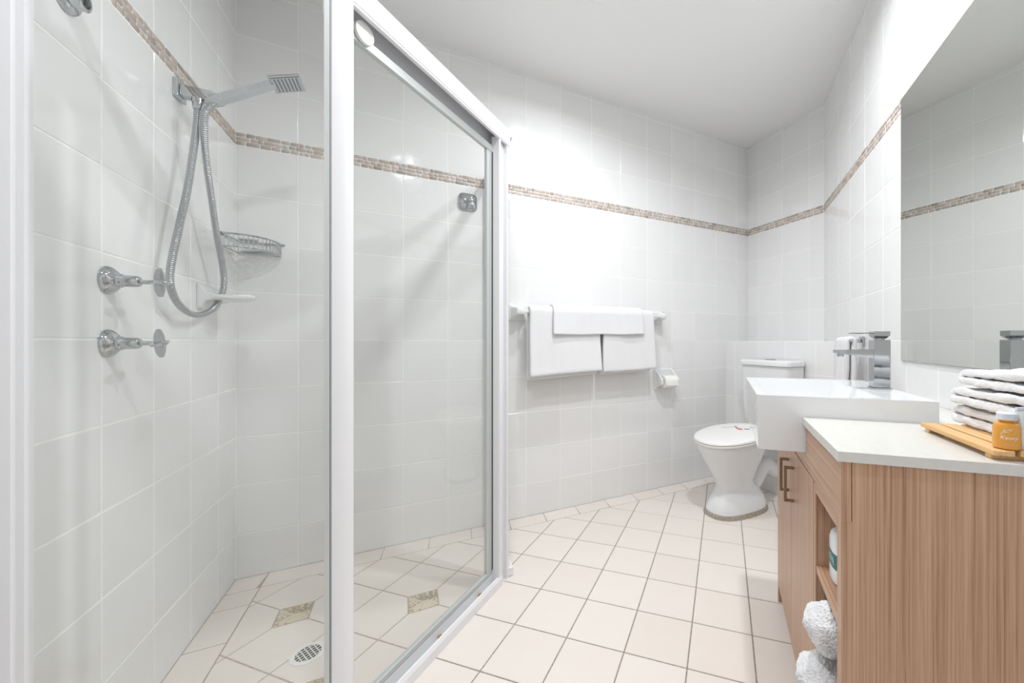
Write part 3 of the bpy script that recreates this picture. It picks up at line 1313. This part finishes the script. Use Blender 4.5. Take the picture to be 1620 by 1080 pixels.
b.lathe([(0.0175, -0.0505), (0.0188, -0.0505), (0.0188, 0.0505), (0.0175, 0.0505), (0.0175, -0.0505)], 24, M, False, False)
b.build('core_tube', 'card', rl, True)
b = MB()
sh_ = [(-0.049, -0.0425, 0.0), (-0.049, -0.043, -0.02), (0.049, -0.043, -0.024), (0.049, -0.0425, 0.0)]
b.poly(sh_ + [(x_, y_ - 0.0006, z_) for x_, y_, z_ in sh_], [(0, 1, 2, 3), (7, 6, 5, 4), (0, 4, 5, 1), (1, 5, 6, 2), (2, 6, 7, 3), (3, 7, 4, 0)])
b.build('loose_sheet', 'paper', rl)

# ------------------------------------------------------------------ toilet
TY = 1.640
to = thing('toilet', 'white ceramic toilet with closed lid in the corner', 'toilet', (1.745, TY, 0.0))


def tilt(x_, z_):
    k_ = min(1.0, max(0.0, (z_ - 0.22) / 0.16))
    return z_ + max(0.0, x_ + 0.27) * 0.105 * k_ * k_


def egg(cx, lf, lb, w, z, n_=40, p_=2.3):
    pts = []
    for i_ in range(n_):
        a_ = 2 * PI * i_ / n_
        c_, s2 = math.cos(a_), math.sin(a_)
        r_ = 1 / (abs(c_) ** p_ + abs(s2) ** p_) ** (1 / p_)
        x_ = cx + r_ * c_ * (lb if c_ > 0 else lf)
        pts.append((x_, r_ * s2 * w, tilt(x_, z)))
    return pts


b = MB()
rings = [egg(0, 0.205, 0.195, 0.112, 0.022, p_=2.6), egg(0, 0.203, 0.195, 0.110, 0.040, p_=2.6), egg(0.0, 0.182, 0.185, 0.098, 0.080, p_=2.5),
         egg(0.0, 0.152, 0.150, 0.084, 0.128), egg(0.0, 0.140, 0.110, 0.078, 0.160), egg(-0.005, 0.146, 0.105, 0.084, 0.190),
         egg(-0.012, 0.176, 0.130, 0.108, 0.250), egg(-0.016, 0.212, 0.170, 0.136, 0.315), egg(-0.016, 0.240, 0.215, 0.160, 0.370),
         egg(-0.014, 0.252, 0.240, 0.170, 0.398), egg(-0.014, 0.250, 0.242, 0.169, 0.408)]
b.loft(rings)
b.build('pan', 'ceramic', to, True, angle=60)
b = MB()
b.loft([egg(0, 0.218, 0.206, 0.124, 0.0005, p_=2.6), egg(0, 0.214, 0.203, 0.120, 0.014, p_=2.6), egg(0, 0.206, 0.196, 0.113, 0.0225, p_=2.6)])
b.build('mortar_bed', 'mortar', to, True)
b = MB()
b.tube(smooth_path([(0.075, 0, 0.060), (0.110, 0, 0.105), (0.160, 0, 0.165), (0.205, 0, 0.215), (0.245, 0, 0.232), (0.290, 0, 0.205), (0.330, 0, 0.185), (0.385, 0, 0.18)], 5), 0.050, 18)
b.build('trapway', 'ceramic', to, True, angle=60)
b = MB()
b.rbox(0.180, 0.380, -0.115, 0.115, 0.380, 0.452, 0.015, 3)
b.build('rear_platform', 'ceramic', to, True)


def lid_ring(z, s_=0.0):
    pts = []
    for i_ in range(48):
        a_ = 2 * PI * i_ / 48
        c_, s2 = math.cos(a_), math.sin(a_)
        x_ = -0.035 + c_ * ((0.215 if c_ > 0 else 0.240) - s_)
        w_ = 0.184 - s_
        if c_ > 0:
            w_ *= 1 - 0.30 * c_ ** 1.6
        p_ = 2.2
        r_ = 1 / (abs(c_) ** p_ + abs(s2) ** p_) ** (1 / p_)
        xx_ = -0.035 + (x_ + 0.035) * r_
        pts.append((xx_, s2 * r_ * w_, tilt(xx_, z)))
    return pts


b = MB()
b.loft([lid_ring(0.4095, 0.006), lid_ring(0.412, 0.001), lid_ring(0.420, 0.0), lid_ring(0.4225, 0.004)])
b.build('seat', 'plastic_white', to, True, angle=50)
b = MB()
b.loft([lid_ring(0.4245, 0.004), lid_ring(0.427, 0.0), lid_ring(0.434, 0.001), lid_ring(0.439, 0.008), lid_ring(0.443, 0.03), lid_ring(0.445, 0.08), lid_ring(0.4455, 0.13)])
lid = b.build('lid', 'plastic_white', to, True, angle=50)
for name_, mt, pts in (('printed_mark', 'print_red', [(0.005, -0.020), (0.022, -0.030), (0.030, -0.006), (0.020, 0.016), (0.006, 0.010)]),
                       ('printed_mark', 'print_blue', [(0.018, 0.014), (0.030, 0.020), (0.040, 0.050), (0.030, 0.050)]),
                       ('printed_mark', 'print_blue', [(0.030, -0.028), (0.040, -0.024), (0.054, -0.050), (0.044, -0.054)]),
                       ('printed_mark', 'print_grey', [(0.085, -0.020), (0.093, -0.018), (0.070, -0.060), (0.064, -0.060)]),
                       ('printed_mark', 'print_grey', [(-0.030, 0.090), (-0.028, 0.094), (0.020, 0.052), (0.018, 0.048)])):
    b = MB()
    b.prism(pts, 0.4457, 0.4462)
    for v_ in b.bm.verts:
        v_.co.z = tilt(v_.co.x, v_.co.z)
    b.build(name_, mt, lid)
for s_ in (-1, 1):
    b = MB()
    b.lathe([(0.012, 0.455), (0.012, 0.484), (0.009, 0.488)], 16, Matrix.Translation((0.205, s_ * 0.075, 0)))
    b.build('hinge', 'plastic_white', to, True)
b = MB()
rings = []
for z_, x0_, w_ in ((0.4525, 0.240, 0.155), (0.48, 0.232, 0.165), (0.60, 0.226, 0.172), (0.846, 0.220, 0.180)):
    rings.append([(q[0], q[1], z_) for q in rrect(x0_, 0.386, -w_, w_, 0.030, 5)])
b.loft(rings)
cis = b.build('cistern', 'ceramic', to, True, angle=50)
b = MB()
rings = []
for z_, g_ in ((0.8475, 0.002), (0.850, 0.007), (0.874, 0.008), (0.880, 0.004), (0.883, -0.008)):
    rings.append([(q[0], q[1], z_) for q in rrect(0.216 - g_, 0.386, -0.180 - g_, 0.180 + g_, 0.034, 5)])
b.loft(rings)
cl = b.build('cistern_lid', 'ceramic', to, True, angle=50)
b = MB()
b.lathe([(0.032, 0.8828), (0.032, 0.8868), (0.028, 0.888)], 24, Matrix.Translation((0.296, 0, 0)))
b.build('flush_button', 'chrome_soft', cl, True)

# ------------------------------------------------------------------ vanity (diagonal frame: local x = b from the front, local y = a from the near end)
VB, VA0, VA1 = 0.200, 0.770, 1.600
va = thing('vanity_cabinet', 'wood-grain vanity cabinet with two doors and open shelves', 'cabinet', W2(VB, VA0), ROT)
VD = BM - VB - 0.001                               # depth
VL = VA1 - VA0
HT = 0.7865
T = 0.016


def vbox(name, mat, x0, x1, y0, y1, z0, z1, parent=None, r=0.0008):
    q = MB()
    q.rbox(x0, x1, y0, y1, z0, z1, r, 1)
    return q.build(name, mat, parent or va)


q = MB()
f = [(0.0, 0.0), (VD, 0.0), (VD, HT), (0.0165, HT), (0.0165, 0.6805), (0.0135, 0.6772), (0.0, 0.6772)]
k = len(f)
q.poly([(x_, 0.0, z_) for x_, z_ in f] + [(x_, 0.026, z_) for x_, z_ in f],
       [tuple(range(k)), tuple(range(2 * k - 1, k - 1, -1))] + [(i_, k + i_, k + (i_ + 1) % k, (i_ + 1) % k) for i_ in range(k)])
q.build('side_panel', 'wood_upright', va)
vbox('side_panel', 'wood_upright', 0.0, VD, VL - T, VL, 0.0, 0.674)
vbox('back_panel', 'wood_upright', VD - 0.010, VD - 0.001, 0.0265, VL - T - 0.0005, 0.06, 0.70)
vbox('base_board', 'wood_shelf', 0.018, VD - 0.0105, 0.0265, VL - T - 0.0005, 0.086, 0.102)
vbox('kick_board', 'wood_along', 0.050, 0.064, 0.0265, VL - T - 0.0005, 0.0, 0.0855)
# fascia with a step under the basin
q = MB()
yb = 1.080 - VA0
f = [(0.0002, HT), (yb - 0.006, HT), (yb - 0.006, 0.7125), (VL - 0.001, 0.7125), (VL - 0.001, 0.6775), (0.0002, 0.6775)]
k = len(f)
q.poly([(0.0, y_, z_) for y_, z_ in f] + [(0.0152, y_, z_) for y_, z_ in f],
       [tuple(range(k)), tuple(range(2 * k - 1, k - 1, -1))] + [(i_, k + i_, k + (i_ + 1) % k, (i_ + 1) % k) for i_ in range(k)])
q.build('fascia', 'wood_along', va)
vbox('edge_band', 'wood_upright', 0.0, 0.0152, -0.0006, 0.0, 0.6775, HT, None, 0.0001)
vbox('niche_lintel', 'wood_along', 0.0, 0.016, 0.0268, 0.199, 0.655, 0.6768)
vbox('niche_top', 'wood_shelf', 0.0165, VD - 0.0105, 0.0265, 0.199, 0.655, 0.6765)
vbox('divider_panel', 'wood_upright', 0.0, VD - 0.0105, 0.1995, 0.2175, 0.0860, 0.674)
vbox('niche_shelf', 'wood_shelf', 0.002, VD - 0.0105, 0.0265, 0.199, 0.472, 0.489)
ysp = 1.291 - VA0
for y0_, y1_, hy in ((0.219, ysp - 0.001, ysp - 0.045), (ysp + 0.001, VL - 0.0165, ysp + 0.042)):
    d_ = vbox('cabinet_door', 'wood_upright', -0.001, 0.0155, y0_, y1_, 0.070, 0.6745)
    q = MB()
    q.tube([(-0.0012, hy, 0.524), (-0.026, hy, 0.524), (-0.026, hy, 0.622), (-0.0012, hy, 0.622)], 0.0001, 4)
    q.bm.free()
    q = MB()
    w_ = 0.0040
    q.rbox(-0.028, -0.020, hy - w_, hy + w_, 0.520, 0.626, 0.001, 1)
    q.rbox(-0.0198, -0.0012, hy - w_, hy + w_, 0.520, 0.528, 0.001, 1)
    q.rbox(-0.0198, -0.0012, hy - w_, hy + w_, 0.618, 0.626, 0.001, 1)
    q.build('bar_handle', 'bronze', d_)

# counter: slab with the basin cut out
q = MB()
c0, c1 = -0.007, BM - VB - 0.0012
f = [(c0, -0.006), (c1, -0.006), (c1, VL + 0.002), (0.262, VL + 0.002), (0.262, yb + 0.004), (c0, yb + 0.004)]
ct = thing('countertop', 'speckled white stone countertop on the vanity', 'countertop', W2(VB, VA0, 0.7872), ROT)
k = len(f)
q.poly([(x_, y_, 0.0) for x_, y_ in f] + [(x_, y_, 0.0178) for x_, y_ in f],
       [(0, 5, 4, 1), (1, 4, 3, 2), (6, 7, 10, 11), (7, 8, 9, 10)] + [(i_, (i_ + 1) % k, k + (i_ + 1) % k, k + i_) for i_ in range(k)])
bmesh.ops.bevel(q.bm, geom=[e for e in q.bm.edges if len(e.link_faces) == 2 and e.calc_face_angle() > 0.5], offset=0.0012, segments=2, affect='EDGES')
q.build('stone_slab', 'stone_top', ct)

# basin
ba = thing('wash_basin', 'white rectangular semi-recessed basin overhanging the vanity front', 'basin', W2(0.084, 1.082, 0.714), ROT)
BL, BD, BH = 0.514, 0.398, 0.144
q = MB()
bx = [(0, 0), (BD, 0), (BD, BL), (0, BL)]
ix = [(0.020, 0.022), (0.298, 0.022), (0.298, BL - 0.022), (0.020, BL - 0.022)]
jx = [(0.040, 0.045), (0.275, 0.045), (0.275, BL - 0.045), (0.040, BL - 0.045)]
rings = []
xr = 0.376                                         # body in front of the rear lip
fz = [(0.006, 0.006), (0.0, 0.0)]
lower = [(0.004, 0.003), (xr - 0.004, 0.003), (xr - 0.004, BL - 0.003), (0.004, BL - 0.003)]
l2 = [(0.0, 0.0), (xr, 0.0), (xr, BL), (0.0, BL)]
rings.append([(x_, y_, 0.0) for x_, y_ in lower])
rings.append([(x_, y_, 0.0925) for x_, y_ in l2])
rings.append([(x_, y_, 0.0935) for x_, y_ in bx])
rings.append([(x_, y_, BH) for x_, y_ in bx])
rings.append([(x_, y_, BH) for x_, y_ in ix])
rings.append([(x_, y_, 0.030) for x_, y_ in jx])
q.loft(rings)
es = [e for e in q.bm.edges if len(e.link_faces) == 2 and e.calc_face_angle() > 0.35]
bmesh.ops.bevel(q.bm, geom=es, offset=0.010, segments=4, profile=0.5, affect='EDGES', clamp_overlap=True)
q.build('bowl', 'ceramic', ba, True, angle=60)
q = MB()
q.lathe([(0.0, 0.0302), (0.020, 0.0302), (0.022, 0.0325), (0.018, 0.0345), (0.0, 0.035)], 24, Matrix.Translation((0.17, BL / 2, 0)), False, False)
q.build('waste', 'chrome', ba, True)

# basin mixer
TB, TA, TZ = 0.448, 1.338, 0.714 + BH
mx_ = thing('basin_mixer', 'square chrome mixer tap on the basin', 'tap', W2(TB, TA, TZ), ROT)
q = MB()
q.rbox(-0.0245, 0.0245, -0.0245, 0.0245, 0.0, 0.004, 0.001, 1)
q.build('base_plate', 'chrome', mx_)
q = MB()
q.rbox(-0.0215, 0.0215, -0.0215, 0.0215, 0.0042, 0.146, 0.0015, 2)
q.build('body', 'chrome', mx_)
q = MB()
rings = []
for x_, z0_, z1_, w_ in ((-0.0218, 0.092, 0.118, 0.0215), (-0.060, 0.097, 0.117, 0.021), (-0.118, 0.106, 0.116, 0.020)):
    rings.append([(x_, -w_, z0_), (x_, w_, z0_), (x_, w_, z1_), (x_, -w_, z1_)])
q.loft(rings)
sp_ = q.build('spout', 'chrome', mx_)
q = MB()
q.lathe([(0.0085, 0.0), (0.0095, 0.004), (0.0095, 0.010)], 16, Matrix.Translation((-0.103, 0, 0.0945)))
q.build('aerator', 'chrome', sp_, True)
q = MB()
q.lathe([(0.014, 0.1462), (0.014, 0.150)], 20)
q.build('cartridge_collar', 'chrome_soft', mx_, True)
q = MB()
rings = []
for z_, s_ in ((0.1502, 0.013), (0.158, 0.0205), (0.1715, 0.0205)):
    rings.append([(x_ * s_, y_ * s_, z_) for x_, y_ in ((-1, -1), (1, -1), (1, 1), (-1, 1))])
q.loft(rings)
hd_ = q.build('lever_block', 'chrome', mx_)
q = MB()
q.rbox(-0.078, -0.0208, -0.012, 0.012, 0.1645, 0.1685, 0.001, 1)
q.build('lever', 'chrome', hd_)
q = MB()
q.lathe([(0.0030, 0.146), (0.0030, 0.170), (0.0055, 0.171), (0.0055, 0.176)], 12, Matrix.Translation((0.0, 0.0, 0)))
q.bm.free()

# mirror
mi_ = thing('wall_mirror', 'large frameless mirror on the diagonal wall above the basin', 'mirror', W2(BM, 0.25, 0.931), ROT)
q = MB()
q.box(-0.0055, -0.0008, 0.0, 1.368, 0.0, 0.937)
q.build('mirror_back', 'mid_grey', mi_)
q = MB()
q.poly([(-0.0058, 0.001, 0.001), (-0.0058, 1.367, 0.001), (-0.0058, 1.367, 0.936), (-0.0058, 0.001, 0.936)], [(0, 1, 2, 3)])
q.build('mirror_face', 'mirror', mi_)

# towel ring with a folded hand towel on the vanity wall past the basin
tg = thing('towel_ring', 'small chrome towel holder on the wall behind the tap', 'towel holder', W2(BM, 2.02, 1.00), ROT)
q = MB()
q.rbox(-0.010, -0.0006, -0.022, 0.022, -0.022, 0.022, 0.002, 1)
q.build('wall_plate', 'chrome', tg)
q = MB()
q.rbox(-0.070, -0.0102, -0.009, 0.009, -0.006, 0.010, 0.002, 1)
q.build('arm', 'chrome', tg)
q = MB()
q.rbox(-0.078, -0.064, -0.085, 0.085, -0.004, 0.008, 0.003, 2)
q.build('cross_bar', 'chrome', tg)
q.bm = None
q = MB()
prof = []
nn = 10
for i_ in range(nn + 1):
    prof.append((-0.057, -0.20 + 0.21 * i_ / nn))
for i_ in range(1, 8):
    a_ = PI * i_ / 8
    prof.append((-0.071 + 0.014 * math.cos(a_), 0.010 + 0.014 * math.sin(a_)))
for i_ in range(nn + 3):
    prof.append((-0.085 - 0.006 * (i_ / 12) ** 2, 0.010 - 0.22 * i_ / 12))
rows = []
for u_ in range(15):
    t_ = u_ / 14
    rows.append([(x_ + noise.noise(Vector((t_ * 3, z_ * 8, 4.0))) * 0.004, -0.078 + 0.156 * t_, z_ + noise.noise(Vector((t_ * 2, 3, z_))) * 0.003) for x_, z_ in prof])
q.loft(rows, False, False, closed=False)
o = q.build('face_towel', 'terry', None, True, W2(BM, 2.02, 1.00) + Vector((0, 0, -0.012)), ROT, 80)
so = o.modifiers.new('thick', 'SOLIDIFY')
so.thickness = 0.020
so.offset = 0
tag(o, 'small white face towel hanging behind the basin tap', 'towel')

# ------------------------------------------------------------------ things on the counter
TZC = 0.7872 + 0.0178
TR = ROT + math.radians(2.0)
tray = thing('bamboo_tray', 'slatted bamboo tray on the countertop', 'tray', W2(0.420, 0.780, TZC), TR)
for k in range(5):
    q = MB()
    q.rbox(k * 0.0365, k * 0.0365 + 0.029, 0.0, 0.222, 0.0082, 0.0172, 0.0012, 1)
    q.build('slat', 'bamboo', tray)
for y_ in (0.012, 0.196):
    q = MB()
    q.rbox(0.003, 0.172, y_, y_ + 0.014, 0.0, 0.0080, 0.001, 1)
    q.build('cross_bar', 'bamboo', tray)
TT = TZC + 0.0173


def folded(name, loc, rotz, Lx, Dy, layers, t, seed, label, group):
    """towel folded back and forth; loops show at the far end (local +y)"""
    q = MB()
    mid = []
    hgt = t * 2.05
    for k_ in range(layers):
        z_ = t + k_ * hgt
        ys_ = [0.004 + (Dy - 0.008 - t) * i_ / 12 for i_ in range(13)]
        if k_ % 2:
            ys_ = ys_[::-1]
        for y_ in ys_:
            mid.append((y_, z_))
        if k_ < layers - 1:
            sgn = 1 if k_ % 2 == 0 else -1
            yc = ys_[-1]
            for i_ in range(1, 6):
                a_ = -PI / 2 + PI * i_ / 6
                mid.append((yc + sgn * t * 1.02 * math.cos(a_), z_ + hgt / 2 + hgt / 2 * math.sin(a_)))
    rows = []
    nu = 16
    for u_ in range(nu + 1):
        x_ = Lx * u_ / nu
        row = []
        for y_, z_ in mid:
            nv = noise.noise_vector(Vector((x_ * 14 + seed, y_ * 11, z_ * 16)))
            up_ = (z_ - t) / max(1e-6, hgt * max(1, layers - 1))
            row.append((x_ + nv.x * 0.0035, y_ + nv.y * 0.005, z_ + nv.z * 0.0035 * up_))
        rows.append(row)
    q.loft(rows, False, False, closed=False)
    o = q.build(name, 'terry', None, True, loc, rotz, 80)
    so = o.modifiers.new('thick', 'SOLIDIFY')
    so.thickness = t * 1.9
    so.offset = 0
    terry_mods(o, 2, 0.006, 0.0022)
    return tag(o, label, 'towel', group)


g_ = 'folded towels stacked on the bamboo tray'
folded('folded_towel', W2(0.490, 0.800, TT + 0.0010), TR, 0.106, 0.240, 2, 0.0096, 2.0, 'folded white towel at the bottom of the stack on the tray', g_)
folded('folded_towel', W2(0.488, 0.792, TT + 0.0440), TR + 0.02, 0.106, 0.236, 2, 0.0094, 9.0, 'folded white towel in the middle of the stack on the tray', g_)
folded('folded_towel', W2(0.490, 0.780, TT + 0.0865), TR + 0.03, 0.106, 0.218, 2, 0.0086, 15.0, 'folded white towel on top of the stack on the tray', g_)


def amber_bottle(loc, rotz, label, text=None):
    bo = thing('amber_bottle', label, 'bottle', loc, rotz, 'small amber toiletry bottles')
    q = MB()
    R_ = 0.0172
    q.lathe([(R_ - 0.003, 0.0), (R_, 0.003), (R_, 0.036), (R_ - 0.002, 0.0415), (R_ - 0.008, 0.0445), (0.0105, 0.046), (0.0105, 0.048)], 40)
    q.build('body', 'amber', bo, True)
    q = MB()
    pr_ = []
    for i_ in range(13):
        pr_.append((0.0128 if i_ % 2 else 0.0120, 0.0482 + i_ * 0.0009))
    q.lathe(pr_ + [(0.0112, 0.0598)], 40)
    q.build('cap', 'cap_white', bo, True)
    if text:
        def wrap(body, size, zc, name_, shear=0.0):
            cu = bpy.data.curves.new('t', 'FONT')
            cu.body = body
            cu.size = size
            cu.shear = shear
            cu.align_x = 'CENTER'
            cu.align_y = 'CENTER'
            cu.resolution_u = 2
            ob = bpy.data.objects.new('t', cu)
            COL.objects.link(ob)
            dg = bpy.context.evaluated_depsgraph_get()
            me = bpy.data.meshes.new_from_object(ob.evaluated_get(dg))
            bpy.data.objects.remove(ob)
            bm_ = bmesh.new()
            bm_.from_mesh(me)
            bmesh.ops.subdivide_edges(bm_, edges=[e for e in bm_.edges if e.calc_length() > 0.002], cuts=2)
            for v in bm_.verts:
                th_ = v.co.x / R_
                z_ = v.co.y + zc
                v.co = Vector(((R_ + 0.0003) * math.sin(th_), -(R_ + 0.0003) * math.cos(th_), z_))
            bm_.to_mesh(me)
            bm_.free()
            me.materials.clear()
            return mobj(name_, me, 'print_white', bo)
        wrap(text, 0.0085, 0.0205, 'printed_name', 0.35)
        wrap('~~~~~', 0.004, 0.0095, 'printed_line')
        q = MB()
        for (p0, p1, w_) in (((-0.006, 0.029), (0.004, 0.034), 0.0018), ((-0.010, 0.024), (-0.004, 0.034), 0.0010)):
            ring = []
            for (x_, z_, s_) in ((p0[0], p0[1], 0.1), ((p0[0] + p1[0]) / 2, (p0[1] + p1[1]) / 2, 1.0), (p1[0], p1[1], 0.1)):
                ring.append((x_, z_, s_ * w_))
            for sg in (-1, 1):
                pts = []
                for x_, z_, hw in ring:
                    for o_ in (0.0, 0.0005):
                        th_ = x_ / R_
                        pts.append(((R_ + 0.0003) * math.sin(th_), -(R_ + 0.0003) * math.cos(th_), z_ + sg * hw + o_))
                q.poly(pts, [(0, 2, 3, 1), (2, 4, 5, 3)])
        q.build('printed_leaf', 'print_white', bo)
    return bo


# facing roughly towards the camera
pb = W2(0.4475, 0.799, TT)
amber_bottle(pb, math.atan2(pb.y, pb.x) - PI / 2 + 0.15, 'amber bottle with white ribbed cap at the front of the bamboo tray', 'Kenny')
pb2 = W2(0.502, 0.786, TT)

# white squeeze tube leaning behind the amber bottle
tb = thing('toiletry_tube', 'small pale square tube standing behind the amber bottle', 'tube', W2(0.4715, 0.8085, TT), TR + 0.5)
q = MB()
rings = []
for z_, w_, d_ in ((0.0, 0.0100, 0.0065), (0.002, 0.0105, 0.007), (0.050, 0.0110, 0.007), (0.058, 0.0115, 0.005), (0.062, 0.0115, 0.0025)):
    rings.append([(x_, y_, z_) for x_, y_ in rrect(-w_, w_, -d_, d_, min(0.004, d_ * 0.5), 3)])
q.loft(rings)
q.build('tube_body', 'bottle_white', tb, True)
q = MB()
q.rbox(-0.0118, 0.0118, -0.0018, 0.0018, 0.0622, 0.068, 0.0006, 1)
q.build('crimp', 'cap_white', tb)

# ------------------------------------------------------------------ things in the open shelves
bw = thing('white_bottle', 'white bottle with teal label band on the open vanity shelf', 'bottle', W2(VB + 0.060, VA0 + 0.152, 0.4895), ROT)
q = MB()
rings = []
for z_, w_ in ((0.0, 0.037), (0.003, 0.040), (0.086, 0.040), (0.098, 0.037), (0.106, 0.029), (0.109, 0.018)):
    rings.append([(x_, y_, z_) for x_, y_ in rrect(-w_, w_, -w_, w_, w_ * 0.75, 6)])
q.loft(rings)
q.build('body', 'bottle_white', bw, True)
q = MB()
rings = []
for z_ in (0.032, 0.064):
    w_ = 0.0403
    rings.append([(x_, y_, z_) for x_, y_ in rrect(-w_, w_, -w_, w_, w_ * 0.75, 6)])
q.loft(rings, False, False)
q.build('label_band', 'teal', bw, True)
q = MB()
q.lathe([(0.012, 0.1092), (0.012, 0.124), (0.010, 0.126)], 20)
q.build('cap', 'cap_white', bw, True)
q = MB()
for k in range(4):
    a_ = math.radians(168 + k * 11)
    for zz0, zz1 in ((0.042, 0.054),):
        r_ = 0.0436
        x0_, y0_ = -0.0406, -0.022 + k * 0.009
        q.box(x0_ - 0.0002, x0_, y0_, y0_ + 0.0018, zz0, zz1)
        if k % 2:
            q.box(x0_ - 0.0002, x0_, y0_ - 0.003, y0_ + 0.004, zz1 - 0.002, zz1)
q.build('label_print', 'print_white', bw)


def fluffy(name, loc, rotz, prof, seed, label):
    """rumpled rolled towel: lofted lumpy roll"""
    q = MB()
    rings = []
    for (cx, cy, cz, rx, rz_) in prof:
        ring = []
        for i_ in range(40):
            a_ = 2 * PI * i_ / 40
            v = Vector((math.cos(a_), 0, math.sin(a_)))
            k_ = 1 + 0.13 * noise.noise(Vector((v.x * 1.6 + seed, cy * 18, v.z * 1.6))) + 0.05 * noise.noise(Vector((v.x * 5 + seed, cy * 60, v.z * 5)))
            ring.append((cx + v.x * rx * k_, cy, cz + v.z * rz_ * k_))
        rings.append(ring)
    q.loft(rings)
    o = q.build(name, 'terry', None, True, loc, rotz, 80)
    terry_mods(o, 3, 0.013, 0.0050)
    return tag(o, label, 'towel')


M90 = ROT + PI / 2
# local y runs out of the shelf (towards -b): build in the vanity frame with y -> -b
z_sh = 0.102
def rolled(loc_b, loc_a, z, r, seed, name_, label):
    n_ = 22
    prof = []
    for i_ in range(n_ + 1):
        t_ = i_ / n_
        y_ = -0.03 + t_ * 0.26
        e_ = math.sqrt(max(0.0, 1 - max(0.0, (t_ - 0.80) / 0.2) ** 2.2)) * 0.96 + 0.04
        prof.append((0.0, y_, 0.0, r * e_, r * e_))
    return fluffy(name_, W2(loc_b, loc_a, z), ROT + PI / 2, prof, seed, label)


rolled(VB + 0.190, VA0 + 0.108, 0.4140, 0.047, 3.3, 'rolled_towel', 'fluffy white rolled towel poking out of the lower open shelf, on top')
rolled(VB + 0.178, VA0 + 0.114, 0.2960, 0.053, 8.8, 'rolled_towel', 'fluffy white rolled towel poking out of the lower open shelf, middle of pile')
rolled(VB + 0.185, VA0 + 0.112, 0.1680, 0.055, 14.1, 'rolled_towel', 'fluffy white rolled towel at the bottom of the lower open shelf')
